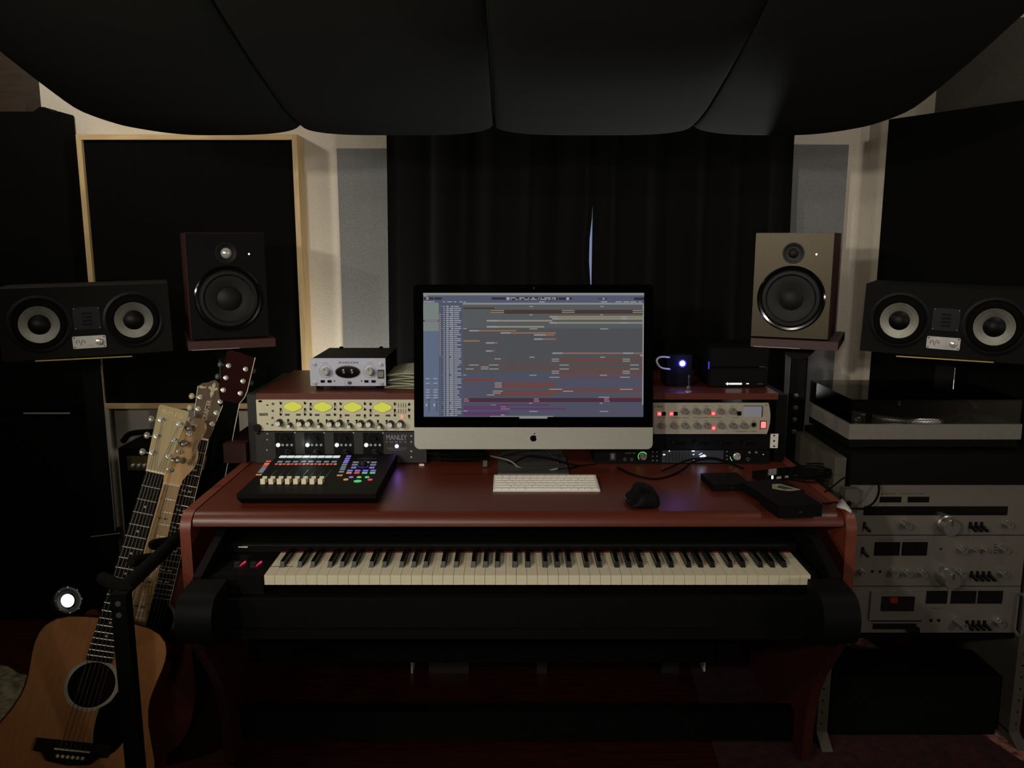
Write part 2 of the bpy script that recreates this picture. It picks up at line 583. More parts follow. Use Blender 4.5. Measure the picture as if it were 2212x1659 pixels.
# ---- curtains
rod = MB().cyl((-0.5, 2.965, 2.32), (1.05, 2.965, 2.32), 0.011, seg=12)
for x in (-0.47, 1.02):
    rod.cyl((x, 2.965, 2.32), (x, 3.1, 2.32), 0.006, seg=8)
tag(rod.put('curtain_rod', 'black_metal', loc=(0.28, 2.965, 2.32)), 'black curtain rod above the window between two black curtains', 'curtain rod')


def curtain(x0, x1, seed, label, left):
    rr = random.Random(seed)
    ph = [rr.uniform(0, 6.3) for _ in range(5)]

    def fn(u, v):
        z = 2.31 - 2.29 * v
        xa, xb = x0, x1
        if left:
            gz = 0.0
            if z < 1.50:
                t = (1.50 - z)
                gz = 0.0095 * math.exp(-((z - 1.36) / 0.09) ** 2) + 0.0032 * min(1, t / .2)
            xb = x1 - gz
            xa = x0 - 0.006 * math.sin(z * 2.3)
        else:
            xb = x1 + 0.01 * math.sin(z * 2.0 + 1)
        x = xa + (xb - xa) * u
        env = min(1, u / 0.04, (1 - u) / 0.04)
        y = 2.965 + env * (0.014 * math.sin(u * 31 + ph[0] + 0.5 * v) + 0.012 * math.sin(u * 17 + ph[1] - 0.8 * v) + 0.003 * math.sin(u * 57 + ph[2]))
        x += 0.006 * env * math.sin(u * 40 + ph[3])
        return (x, y, z)
    o = MB().grid(fn, 170, 30).put('curtain', 'curtain_cloth', loc=((x0 + x1) / 2, 2.965, 2.31), ang=80)
    return tag(o, label, 'curtain')


curtain(-0.438, 0.2835, 4, 'heavy black curtain covering the left half of the window', True)
curtain(0.2822, 0.985, 9, 'heavy black curtain covering the right half of the window', False)


# ---- acoustic panels
def slab(name, x0, x1, y0, y1, z0, z1, m, label, cat='acoustic panel', bv=0.006, mx=None):
    c = ((x0 + x1) / 2, (y0 + y1) / 2, z0)
    return tag(MB().box(x0, x1, y0, y1, z0, z1, bv=bv).put(name, m, loc=c), label, cat)


slab('grey_wall_panel', -0.6246, -0.438, 3.05, 3.1, 0.5, 1.713, 'grey_fabric', 'narrow grey fabric acoustic panel on the wall left of the curtains')
slab('grey_wall_panel', 0.985, 1.199, 3.05, 3.1, 0.5, 1.726, 'grey_fabric', 'narrow grey fabric acoustic panel on the wall right of the curtains')

fl_, fr_ = at(163, 290, 3.005), at(641, 294, 3.005)
fzb = at(400, 883, 3.005).z
fr = thing('framed_acoustic_panel', 'large square black fabric panel in a thin pale wood frame on the left wall', 'acoustic panel', ((fl_.x + fr_.x) / 2, 3.055, fzb))
x1, z1 = (fr_.x - fl_.x) / 2, fl_.z - fzb
x0 = -x1
MB().box(x0 + .0185, x1 - .0185, -0.035, 0.03, 0.018, z1 - .019).put('fabric', 'black_fabric', fr)
MB().box(x0, x0 + .018, -0.05, 0.044, 0, z1, bv=.001).put('frame_side', 'pine', fr)
MB().box(x1 - .018, x1, -0.05, 0.044, 0, z1, bv=.001).put('frame_side', 'pine', fr)
MB().box(x0 + .018, x1 - .018, -0.05, 0.044, z1 - .018, z1, bv=.001).put('frame_rail', 'pine_h', fr)
MB().box(x0 + .018, x1 - .018, -0.05, 0.044, 0, .018, bv=.001).put('frame_rail', 'pine_h', fr)

# large free-standing black absorbers
gz = at(163, 244, 3.0).z
gx = at(162, 280, 3.09).x
g1 = MB().box(-2.85, gx, 2.995, 3.09, 0, gz + .004, bv=0.012, seg=3)
c0 = at(93, 232, 3.01)
g1.hexa([(c0.x - .05, 3.00, gz - .01), (c0.x + .06, 3.00, gz - .01), (c0.x + .06, 3.08, gz - .01), (c0.x - .05, 3.08, gz - .01),
         (c0.x - .008, 3.00, c0.z), (c0.x + .008, 3.00, c0.z), (c0.x + .008, 3.08, c0.z), (c0.x - .008, 3.08, c0.z)], bv=.004)
tag(g1.put('freestanding_absorber', 'black_fabric', loc=(-2.1, 3.04, 0)), 'tall black fabric absorber standing at the left edge behind the speaker', 'acoustic panel')
n = Vector((0.41, 0.222)).normalized()
a, b = Vector((1.290, 2.95)), Vector((1.290 + .222 * 2.1, 2.95 - .41 * 2.1))
gz2 = at(1915, 258, 2.95).z
g2 = MB().prism([tuple(a), tuple(b), tuple(b + n * .05), tuple(a + n * .05)], 'z', 0, gz2, bv=.006)
tag(g2.put('freestanding_absorber', 'black_fabric', loc=(1.5, 2.55, 0)), 'tall black fabric absorber leaning along the right wall behind the turntable', 'acoustic panel')
# grey panel high on the right wall above it
dw = Vector((1.31, -2.42)).normalized()
nw = Vector((-dw.y, dw.x)) * -1
base = Vector((1.29, 3.1))
pa, pb = base + dw * 0.287, base + dw * 1.3
g3 = MB().prism([tuple(pa + nw * .005), tuple(pb + nw * .005), tuple(pb + nw * .05), tuple(pa + nw * .05)], 'z', 1.80, 2.04, bv=.004)
tag(g3.put('corner_panel', 'dim_fabric', loc=(1.65, 2.4, 1.80)), 'grey fabric panel high on the right wall above the black absorber', 'acoustic panel')

# ---- rug on the floor at the right, and pale hide at the left
rug = thing('patterned_rug', 'red patterned rug on the floor under the hifi rack', 'rug', (1.2, 2.1, 0))
RZ = lambda p: (p.x - 1.2, p.y - 2.1)
A, B = atz(1812, 1385, 0), atz(1985, 1500, 0)
dr = (B - A).normalized()
nr = Vector((dr.y, -dr.x, 0))
if nr.x > 0: nr = -nr
A2, B2 = A - dr * 0.1, A + dr * 1.25
MB().prism([RZ(A2), RZ(B2), RZ(B2 + nr * 1.1), RZ(A2 + nr * 0.55)], 'z', 0.0, 0.006).put('rug_field', 'rug_red', rug)
MB().prism([RZ(A2), RZ(B2), RZ(B2 - nr * .09), RZ(A2 - nr * .09)], 'z', 0.0, 0.007).put('rug_border', 'rug_border', rug)
hd = MB()
c = atz(0, 1530, 0)
hd.grid(lambda u, v: (c.x + (u - .5) * .42 + .03 * math.sin(9 * v), c.y + (v - .5) * .40 + .03 * math.sin(11 * u),
                      0.012 + 0.03 * (math.sin(7 * u + 3 * v) ** 2) * math.sin(PI * u) * math.sin(PI * v)), 40, 40)
tag(hd.put('hide_rug', 'hair_rug', loc=(c.x, c.y, 0), thick=0.006), 'pale shaggy rug on the floor left of the acoustic guitar', 'rug')

# ================================================================== THE DESK
desk = thing('studio_desk', 'cherry wood studio desk with a rounded front edge and pull-out keyboard tray', 'desk', (0.015, 1.87, 0))


def YP(y): return y - 1.87


top = []
for k in range(9):
    a = PI / 2 * k / 8
    top.append((YP(1.858 + .030 - .030 * math.sin(a)), .730 + .030 * math.cos(a)))
# front bullnose, then the flat top
MB().prism([(YP(2.76), .76)] + top + [(YP(2.76), .73)], 'x', -.7645, .7645).put('desktop', 'cherry', desk)
side = [(YP(2.72), .762)]
for k in range(9):
    a = PI / 2 * k / 8
    side.append((YP(1.848 + .045 - .045 * math.sin(a)), .717 + .045 * math.cos(a)))
side += [(YP(1.848), .452), (YP(2.72), .452)]
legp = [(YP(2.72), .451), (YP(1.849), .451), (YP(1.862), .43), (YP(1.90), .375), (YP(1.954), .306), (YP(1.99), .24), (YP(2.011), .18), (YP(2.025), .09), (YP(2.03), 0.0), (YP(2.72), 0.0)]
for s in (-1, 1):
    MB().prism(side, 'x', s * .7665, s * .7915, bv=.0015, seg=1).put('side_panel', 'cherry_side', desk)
    MB().prism(legp, 'x', s * .7665, s * .7915, bv=.0015, seg=1).put('shaded_leg', 'cherry_dark', desk)  # lower part of the side in darker red: under-desk shade put into the colour
MB().box(-.84, -.776, YP(2.30), YP(2.70), .7625, .82, bv=.003).put('side_ledge', 'cherry_dark', desk)
MB().box(-.764, .764, YP(2.66), YP(2.68), .02, .729).put('back_panel', 'black_satin', desk)  # lower part added to stop the wall-wash lamp lighting the floor
MB().box(-.764, .56, YP(2.19), YP(2.23), .206, .263, bv=.003).put('crossbar', 'black_metal', desk)
MB().box(-.764, .764, YP(2.10), YP(2.14), .02, .11, bv=.003).put('crossbar', 'black_metal', desk)
# keyboard tray with rounded cheeks
MB().box(-.6925, .6815, YP(1.71), YP(2.08), .522, .545, bv=.003).put('keyboard_tray', 'black_satin', desk)
nose = []
for k in range(13):
    a = PI * 1.1 * k / 12 - .1
    nose.append((YP(1.648 - .05 * math.sin(a)), .605 + .056 * math.cos(a)))
nosep = [(YP(1.708), .664)] + nose + [(YP(1.708), .512)]
for x0, x1 in ((-.712, -.636), (.630, .706)):
    MB().prism(nosep, 'x', x0, x1, bv=.008, seg=3).put('tray_nose', 'black_satin', desk)
for x0, x1 in ((-.712, -.6935), (.6825, .706)):
    MB().prism([(YP(1.709), .50), (YP(2.06), .50), (YP(2.06), .728), (YP(1.90), .722), (YP(1.80), .694), (YP(1.709), .668)], 'x', x0, x1, bv=.004).put('tray_arm', 'black_satin', desk)


# ================================================================== RACK HUTCHES ON THE DESK
def hutch(x0, x1, label, outer):
    X = (x0 + x1) / 2
    h = thing('rack_hutch', label, 'rack hutch', (X, 2.31, 0.76), group=None)
    a, b = x0 - X, x1 - X
    MB().box(a, b, 0, .42, .186, .204, bv=.002).put('top_board', 'cherry', h)
    t = .016
    if outer < 0:
        MB().box(a - .031, a - .001, .012, .40, .0005, .197, bv=.003).put('side_panel', 'panel_dark', h)
        MB().box(b - .018, b, .01, .41, .0005, .186).put('side_panel', 'black_satin', h)
    else:
        MB().box(b, b + .03, .012, .40, .0005, .197, bv=.003).put('side_panel', 'black_satin', h)
        MB().box(a, a + .018, .01, .41, .0005, .186).put('side_panel', 'black_satin', h)
    MB().box(a + .018, b - .018, .395, .405, .0005, .186).put('back_board', 'black_satin', h)
    return h


HL = hutch(-.7257, -.205, 'left rack hutch with a cherry top board under the small silver box', -1)
HR = hutch(.235, .756, 'right rack hutch with a cherry top board under two stacked black boxes', 1)


def rack_unit(name, label, cat, px0, py0, px1, py1, Y, m, depth=.30, bv=.001, top=None, bottom=None, outline=None):
    a, b = at(px0, py1, Y), at(px1, py0, Y)
    z0, z1 = a.z, b.z
    x0, x1 = at(px0, (py0 + py1) / 2, Y).x, at(px1, (py0 + py1) / 2, Y).x
    r = thing(name, label, cat, ((x0 + x1) / 2, Y, z0))
    hw = (x1 - x0) / 2
    MB().box(-hw, hw, 0, .004, 0, z1 - z0, bv=bv).put('faceplate', m, r)
    MB().box(-hw + .02, hw - .02, .0045, depth, .002, z1 - z0 - .002).put('chassis', 'black_metal', r)
    return r, Face(r, Y), hw, z1 - z0


# ---- four-channel preamp, cream panel with lit meters
r, f, hw, H = rack_unit('rack_preamp', 'cream rack preamp with four lit amber diamond meters, top of the left hutch', 'rack unit',
                        554.5, 863.5, 921, 930.5, 2.30, 'panel_cream')
for px in (562, 908):
    for py in (866.5, 924):
        f.disc(px, py, .0042, 'smoked', 'screw_slot', sx=1.3, sy=.8)
X0, Y0, K = 540, 850, 11.06
q = lambda x, y: (X0 + x / K, Y0 + y / K)
for dx in (0, 1, 2, 3):
    cx = 632.6 + dx * 64.6
    cyy = 878.2 + dx * .6
    x, z = f.xz(cx, cyy)
    w_, h_ = .0258, .0144
    dia = []
    for sx, sz in ((1, .14), (.88, .38), (.12, .98), (-.12, .98), (-.88, .38), (-1, .14), (-1, -.14), (-.88, -.38), (-.12, -.98), (.12, -.98), (.88, -.38), (1, -.14)):
        dia.append((x + sx * w_, z + sz * h_))
    mt = MB().prism([(x + (p[0] - x) * 1.06, z + (p[1] - z) * 1.08) for p in dia], 'y', f.y - .0012, f.y + .0006).put('meter_bezel', 'brass', r)
    MB().prism(dia, 'y', f.y - .0020, f.y - .0012).put('meter', 'meter_amber', mt)
    for ox in (-26, 26.3):
        for k, oy in enumerate((-6.8, 5.2, 17.2)):
            f.toggle(cx + ox, cyy + oy, 'black_metal', up=(dx + k) % 3 != 1)
    for ox in (-12, 12):
        f.box(cx + ox - 5, cyy + 15.6, cx + ox + 5, cyy + 19.6, .0006, 'ink', 'name_plate')
    for ox in (-10, 8.6):
        f.toggle(cx + ox, cyy + 29, 'black_metal', up=False)
    f.knob(cx - 28, cyy + 33.0, .0092, .026, 'knob_cap', cap='black_plastic')
    f.knob(cx - 5, cyy + 38.5, .0062, .025, 'knob_cap', cap='black_plastic')
    f.knob(cx + 18, cyy + 34.2, .0092, .026, 'knob_cap', cap='black_plastic')
f.knob(865.5, 913.5, .0092, .026, 'knob_cap', cap='black_plastic')
for k in range(4):
    for j in range(2):
        f.box(860.4 + k * 5, 871 + j * 13, 861.7 + k * 5, 880 + j * 13, .0007, 'ink', 'level_window')
f.box(866.4, 896.8, 869.9, 903.4, .0012, 'led_hotred', 'power_light', bv=.0004)
for j in range(3):
    f.toggle(883.6, 874 + 12 * j, 'black_metal', up=j < 2)
for k in range(4):
    f.ring(589.8 - k * .4, 872.3 + k * 15.2, .0042, .0006, 'knob_grey', 'socket_ring')
    f.disc(589.8 - k * .4, 872.3 + k * 15.2, .0022, 'smoked', 'socket', h=.0012)
for py in (875, 915.5):
    f.disc(577.5, py, .0024, 'smoked', 'socket')
f.box(560, 892.5, 578.5, 898, .0006, 'ink', 'name_plate')
f.text(569.2, 895.2, '4-710d', 'panel_cream', wpx=14, hpx=3)
x, z = f.xz(557.5, 923.5)
MB().lathe([(.0105, 0), (.0105, .012), (.009, .015), (0, .015)], (x, f.y, z), (0, -1, 0)).put('thumbscrew', 'black_plastic', r)

# ---- black four channel preamp with white lamps and a violet badge light
r, f, hw, H = rack_unit('rack_preamp', 'black rack preamp with four white lamps and a violet light, below the cream preamp', 'rack unit',
                        553, 932.5, 921, 999.5, 2.30, 'panel_dark')
for dx in range(4):
    cx = 618.5 + dx * 63.4
    f.box(cx - 25, 934.5, cx + 20.5, 995, .0006, 'panel_black', 'channel_plate')
    f.disc(cx + 18.6, 934.3 + dx * .3, .0022, 'chrome', 'screw', h=.0018)
    f.ring(cx + 2, 947, .022, .0008, 'panel_dark', 'dial_scale', h=.0012)
    f.disc(cx - 17.3, 961, .0059, 'led_white', 'button_lamp', h=.0045)
    for k in range(3):
        f.disc(cx - 7.5 + 9.7 * k, 961, .0035, 'led_dimwhite', 'button', h=.0035)
    f.knob(cx + 2.2, 945.5, .0045, .012, 'black_plastic')
    f.knob(cx + 3.5, 979, .0105, .018, 'black_plastic', skirt=.014)
x, z = f.xz(857, 945)
f.text(857, 944.5, 'MANLEY', 'ink_light', wpx=44, hpx=11)
f.text(856, 954.6, 'F O R C E', 'ink_light', wpx=44, hpx=2.8)
f.disc(857.3, 963.5, .0040, 'led_violet_hot', 'badge_light', h=.0035)
f.ring(857.3, 963.5, .0066, .0012, 'chrome', 'lamp_bezel', h=.002)
for j in range(2):
    f.text(857, 968 + 4 * j, 'FOUR CHANNEL VACUUM TUBE MIC PREAMP'[:35 - 12 * j], 'ink_light', wpx=43 - 8 * j, hpx=1.6)
for py in (941.5, 954.5, 974.5, 987.3):
    f.disc(888.6, py, .0026, 'chrome', 'screw', h=.0018)
for py in (937, 949.5, 972):
    f.disc(577.6 - (py - 937) * .02, py, .0022, 'chrome', 'screw', h=.0018)
f.disc(558.5, 936, .0048, 'smoked', 'screw_slot', sx=1.2, sy=.8)
l = light('badge_glow', 'POINT', Vector((at(857.3, 963.5, 2.26))), 0.008, (0.35, 0.15, 1.0), 0.004)

# ---- silver channel strip with rounded ends, right hutch
Yc = 2.30
r = thing('channel_strip', 'silver channel strip with rounded ends and red lit buttons, top of the right hutch', 'rack unit', (.495, Yc, at(1540, 937.5, Yc).z))
f = Face(r, Yc)
xl, xr = at(1297, 905, Yc).x - .495, at(1664, 905, Yc).x - .495
h = at(1540, 870.5, Yc).z - r.location.z
ol = []
for k in range(9):
    t = k / 8
    ol.append((xr - .0075 * (2 * t - 1) ** 2, h * t))
for k in range(9):
    t = 1 - k / 8
    ol.append((xl + .0075 * (2 * t - 1) ** 2, h * t))
MB().prism(ol, 'y', 0, .006, bv=.001, seg=1).put('faceplate', 'panel_silver', r)
MB().box(xl + .03, xr - .02, .0065, .28, .002, h - .002).put('chassis', 'black_metal', r)
C3 = lambda x, y: (1400 + x / 7.373, 860 + y / 7.373)
f.text(*C3(168, 132), 'l One', 'ink', wpx=17, hpx=4.5, bold=.02)
for x in (575, 758, 930, 1145, 1340):
    f.knob(*C3(x, 203), .0080, .014, 'knob_grey', skirt=.0098)
for x in (215, 402, 580, 770, 935, 1155, 1345, 1520):
    f.knob(*C3(x, 432), .0080, .014, 'knob_grey', skirt=.0098)
for (x, y) in ((178, 248), (370, 248), (1037, 243), (1042, 476)):
    px, py = C3(x, y)
    f.box(px - 4.6, py - 4.6, px + 4.6, py + 4.6, .0012, 'led_red', 'button_rim', bv=.0008)
    f.box(px - 2.7, py - 2.7, px + 2.7, py + 2.7, .0032, 'led_hotred', 'lit_button', bv=.0008)
for x in (248, 438):
    px, py = C3(x, 248)
    f.box(px - 4, py - 4, px + 4, py + 4, .0015, 'smoked', 'button', bv=.0008)
px, py = C3(1450, 243)
f.box(px - 4, py - 4.4, px + 4, py + 4.4, .0022, 'smoked', 'button', bv=.0008)
px0, py0 = C3(1520, 130); px1, py1 = C3(1812, 300)
f.box(px0, py0, px1, py1, .0008, 'panel_blue', 'chart_label')
f.box(px0, py0 - 1.4, px1 + 1, py0, .0012, 'ink', 'chart_line')
f.box(px1, py0, px1 + 1.2, py1, .0012, 'ink', 'chart_line')
px, py = C3(1680, 422)
f.ring(px, py, .0088, .0026, 'knob_grey', 'socket_ring', h=.003)
f.disc(px, py, .0062, 'smoked', 'socket', h=.0012)
px, py = C3(1832, 423)
f.box(px - 6.3, py - 8.5, px + 6.3, py + 8.5, .0015, 'smoked', 'switch_frame', bv=.0008)
f.box(px - 4.6, py - 6.6, px + 4.6, py + 6.6, .004, 'led_hotred', 'power_switch', bv=.001)
for x, y, t, w in ((210, 312, 'PREAMP', 17), (495, 312, 'COMPRESSOR / LIMITER', 40), (960, 312, 'EQUALISER / DE-ESSER', 60), (1385, 312, 'OUTPUT', 15), (1535, 528, 'CHANNEL STRIP', 52)):
    f.text(*C3(x, y), t, 'ink', wpx=w, hpx=2.2)
for x, t in ((575, 'GAIN'), (758, 'LF'), (922, 'LMF'), (1145, 'HMF'), (1335, 'LEVEL')):
    f.text(*C3(x, 128), t, 'ink', wpx=9, hpx=1.8)
for x, t in ((215, 'INPUT'), (402, 'RATIO'), (580, 'ATTACK'), (765, 'LF'), (925, 'MID'), (1155, 'HIGH'), (1345, 'PAN'), (1515, 'OUT'), (1680, 'PHONES')):
    f.text(*C3(x, 358), t, 'ink', wpx=9, hpx=1.8)
f.disc(*C3(1880, 108), .0016, 'smoked', 'screw')

# ---- black compressor with dim toggles
r, f, hw, H = rack_unit('rack_compressor', 'plain black rack unit with small dim switches between the silver strip and the lit interface', 'rack unit',
                        1292, 939.5, 1662.5, 971, 2.305, 'panel_black')
for x in (530, 900, 1280, 1665):
    px, py = C3(x, 720)
    for o in (-6.5, 0, 6.5):
        f.toggle(px + o, py, 'black_metal', up=o != 0)
    f.knob(px - 20, py - 3, .006, .012, 'black_plastic')
wb = f.box(1664.5, 937, 1679.5, 967.5, .002, 'alu_white', 'rack_ear', bv=.001)
for py in (940.5, 952, 963.5):
    f.disc(1671.8, py, .0026, 'smoked', 'screw_hole', h=.0028)

# ---- audio interface
r, f, hw, H = rack_unit('audio_interface', 'black audio interface with green ringed knobs and a dark display, lowest in the right hutch', 'audio interface',
                        1285, 972.5, 1662.5, 1002, 2.30, 'panel_black')
A9 = lambda x, y: (890 + x / 4.1736, 610 + y / 4.1736)
f.text(1361, 978.6, 'apollo x8', 'ink_light', wpx=22, hpx=3.4)
for px in (1350, 1364.3):
    f.ring(px, 992, .0042, .0010, 'knob_grey', 'socket_ring', h=.002)
    f.disc(px, 992, .0028, 'smoked', 'socket', h=.0012)
f.box(1317, 977.5, 1330, 995, .0008, 'panel_dark', 'emblem')
f.box(1320, 980, 1327, 991, .0014, 'knob_grey', 'emblem')


def arc(px, py, r0, a0, a1, m, nm='level_ring'):
    x, z = f.xz(px, py)
    b = MB()
    n = 20
    pts = [(x + r0 * math.cos(a0 + (a1 - a0) * k / n), z + r0 * math.sin(a0 + (a1 - a0) * k / n)) for k in range(n + 1)]
    pts += [(x + (r0 - .0016) * math.cos(a1 + (a0 - a1) * k / n), z + (r0 - .0016) * math.sin(a1 + (a0 - a1) * k / n)) for k in range(n + 1)]
    V = [b.bm.verts.new((p[0], f.y - .0012, p[1])) for p in pts]
    for k in range(n):
        b.bm.faces.new([V[k], V[k + 1], V[2 * n - k], V[2 * n + 1 - k]])
    return b.put(nm, m, f.r)


arc(1388, 985.5, .0135, .5, 3.9, 'led_lime')
arc(1587, 986.5, .0135, 3.1, 4.2, 'led_lime')
f.knob(1389.5, 985.5, .0082, .015, 'knob_grey', skirt=.0108)
f.knob(1591.5, 985.5, .0082, .015, 'chrome', skirt=.0108)
for px in (1410, 1419):
    for py in (976, 985.5, 994.5):
        f.disc(px, py, .0022, 'knob_grey', 'button', h=.0025)
f.box(1430.5, 972.9, 1562, 999, .0007, 'lcd_dim', 'display', bv=0)
for k in range(9):
    f.box(1437 + 7 * k, 977, 1440.5 + 7 * k, 997, .0010, 'led_dimwhite' if False else 'panel_dark', 'meter_bar')
for (x0, y0, x1, y1) in ((1432, 980.6, 1437, 983.2), (1444.8, 972.8, 1446.8, 975.8), (1494, 973, 1500.5, 975.5), (1496, 980.5, 1499.5, 982.6), (1496.5, 991.6, 1499.5, 993.9), (1506, 990.2, 1526, 992.8)):
    f.box(x0, y0, x1, y1, .0013, 'led_white', 'display_mark')
em = MB()
for pts in (((1509, 981.5), (1516.5, 977.8), (1517.3, 979.2), (1510, 983)), ((1510.5, 985.5), (1521, 981), (1526, 985), (1517, 990.2), (1514.5, 989.5))):
    em.prism([f.xz(*p) for p in pts], 'y', f.y - .0013, f.y - .0009)
em.put('display_emblem', 'led_white', r)
for py in (975.3, 984.5, 992):
    f.disc(1570, py, .0022, 'knob_grey', 'button', h=.0025)
for px in (1618.5, 1633):
    f.disc(px, 977, .0035, 'knob_grey', 'button', h=.004)
f.ring(1615.5, 991.5, .0046, .001, 'knob_grey', 'socket_ring', h=.002)
f.disc(1648.8, 981.8, .0012, 'led_white', 'power_light')
light('display_glow', 'POINT', at(1516, 986, 2.27), 0.02, (0.45, 0.5, 1.0), 0.006)

# ---- small tube DI box on the left hutch
Ya = 2.36
zt = 0.9645
bl = at(671, 839, Ya); br = at(834, 839, Ya)
cx = (bl.x + br.x) / 2
r = thing('instrument_preamp', 'small silver instrument preamp box with an oval black window on the left hutch', 'preamp', (cx, Ya, zt))
hw = (br.x - bl.x) / 2
hz0, hz1 = .012, at(750, 774, Ya).z - zt
MB().box(-hw, hw, 0, .005, hz0, hz1, bv=.0012).put('faceplate', 'panel_blue', r)
MB().box(-hw + .004, hw - .002, .0055, .25, hz0 + .002, hz1 - .002, bv=.001).put('case', 'black_satin', r)
ft = MB()
for sx in (-1, 1):
    for yy in (.03, .22):
        ft.cyl((sx * (hw - .02), yy, 0), (sx * (hw - .02), yy, hz0 + .003), .011, seg=16)
ft.put('feet', 'rubber', r)
for sx in (-.6, .55):
    MB().lathe([(.006, 0), (.006, .005), (0, .006)], (sx * hw, .24, hz1 - .002)).put('rear_screw', 'rubber', r)
f = Face(r, Ya)
AV = lambda x, y: (660 + x / 9.217, 740 + y / 9.217)
f.text(*AV(848, 398), 'AVALON', 'ink_blue', wpx=42, hpx=4.6)
for x, y in ((180, 435), (190, 812), (1503, 440), (1512, 822)):
    f.disc(*AV(x, y), .0055, 'chrome', 'bolt', h=.004)
for x in (405, 1278):
    f.ring(*AV(x, 570), .0190, .0006, 'ink_blue', 'dial_scale', h=.0006)
    f.knob(*AV(x, 560), .0112, .022, 'chrome', skirt=.0125)
    f.text(*AV(x - 5, 408), 'BOOST' if x < 800 else 'TONE', 'label_tan', wpx=13, hpx=2)
o = f.disc(*AV(842, 585), .0375, 'knob_grey', 'window_rim', sx=1, sy=.52, h=.0012)
f.disc(*AV(842, 585), .0350, 'smoked', 'display_window', sx=1, sy=.50, h=.0018)
for x in (765, 930):
    px, py = AV(x, 585)
    f.ring(px, py, .0055, .0012, 'black_plastic', 'switch_nut', h=.004)
    f.toggle(px, py, 'chrome', up=True, r=.0030, L=.012)
    f.text(px, py - 9, 'INPUT' if x < 800 else 'LINE', 'ink_light', wpx=7, hpx=1.5)
    f.text(px, py + 8.3, 'SPKR' if x < 800 else 'MUTE', 'ink_light', wpx=7, hpx=1.5)
for x in (342, 478, 1213, 1353):
    px, py = AV(x, 770)
    f.box(px - 4.2, py - 2.6, px + 4.2, py + 2.6, .003, 'smoked', 'button', bv=.0008)
for x in (577, 1114):
    f.disc(*AV(x, 765), .0022, 'ink_blue', 'indicator')
f.ring(*AV(842, 802), .0088, .0005, 'ink_blue', 'emblem_ring', h=.0008)
px, py = AV(880, 803)
f.disc(px, py, .0055, 'ink_blue', 'emblem', sx=1.2, sy=.9)
px, py = AV(1500, 628)
f.box(px - 7.3, py - 9.5, px + 7.3, py + 9.5, .0012, 'panel_dark', 'switch_frame', bv=.0008)
f.box(px - 6, py - 6.5, px + 6, py + 6, .004, 'knob_grey', 'power_switch', bv=.001)
f.text(*AV(845, 880), 'PURE CLASS A - HIGH VOLTAGE - ULTRA TRANSPARENT', 'ink_blue', wpx=118, hpx=2.2)

# papers beside it
pp = thing('paper_stack', 'loose stack of pale papers on the left hutch behind the monitor', 'papers', (at(885, 838, 2.50).x, 2.47, zt))
pr = random.Random(3)
for k in range(7):
    a = pr.uniform(-.35, .35)
    b = MB()
    b.M = Matrix.Translation((pr.uniform(-.012, .012), pr.uniform(-.01, .01), .0 + k * .006)) @ Matrix.Rotation(a, 4, 'Z')
    b.grid(lambda u, v, k=k: ((u - .5) * .13, (v - .5) * .18, .0015 + .012 * (k / 6) * math.sin(PI * u) * (.4 + .6 * v)), 8, 8)
    b.put('sheet', 'paper', pp, thick=.0006)

# ================================================================== COMPUTER
tilt = math.radians(7.5)
SC = Vector((0.0585, 2.226, 1.085))     # centre of the lit screen
im = thing('desktop_computer', 'all-in-one desktop computer showing a music session, aluminium chin, in the middle of the desk', 'computer', (SC.x, SC.y, 0.76))
R = Matrix.Translation((0, 0, SC.z - 0.76)) @ Matrix.Rotation(-tilt, 4, 'X')   # local: x right, z up in the panel, -y out
HWX, ZT, ZB = .3245, .1905, -.256


def rrect(x0, x1, z0, z1, r, corners=(1, 1, 1, 1), n=6):
    """corner order: br, tr, tl, bl"""
    out = []
    for (cx, cz, a0, on) in ((x1 - r, z0 + r, -PI / 2, corners[0]), (x1 - r, z1 - r, 0, corners[1]), (x0 + r, z1 - r, PI / 2, corners[2]), (x0 + r, z0 + r, PI, corners[3])):
        if on:
            out += [(cx + r * math.cos(a0 + PI / 2 * k / n), cz + r * math.sin(a0 + PI / 2 * k / n)) for k in range(n + 1)]
        else:
            s = {-PI / 2: (x1, z0), 0: (x1, z1), PI / 2: (x0, z1), PI: (x0, z0)}[a0]
            out.append(s)
    return out


ZC = -.196


def mb(): 
    b = MB(); b.M = R.copy(); return b


mb().prism(rrect(-HWX, HWX, ZC, ZT, .012, (0, 1, 1, 0)), 'y', 0, .003).put('screen_glass', 'screen_black', im)
mb().prism(rrect(-HWX, HWX, ZB, ZC - .0006, .015, (1, 0, 0, 1)), 'y', 0, .004, bv=.0006, seg=1).put('chin', 'alu', im)
b = mb()
b.prism(rrect(-HWX, HWX, ZB, ZT, .014), 'y', .0045, .008)
b.hexa([(-.30, .0085, -.24), (.30, .0085, -.24), (.30, .0085, .175), (-.30, .0085, .175), (-.12, .04, -.15), (.12, .04, -.15), (.12, .04, .08), (-.12, .04, .08)])
b.put('back_shell', 'alu', im)
b = MB()
b.prism([(.16, .0), (.165, .0), (.165, .004), (.16, .004)], 'x', -.095, .095)
foot = [(-.035, 0), (.165, 0), (.165, .005), (-.035, .004)]
b2 = MB().prism(foot, 'x', -.098, .098, bv=.001)
b2.prism([(.163, .002), (.170, .002), (.105, .30), (.080, .30)], 'x', -.09, .09, bv=.002)
b.bm.free()
b2.put('stand', 'stand_alu', im)
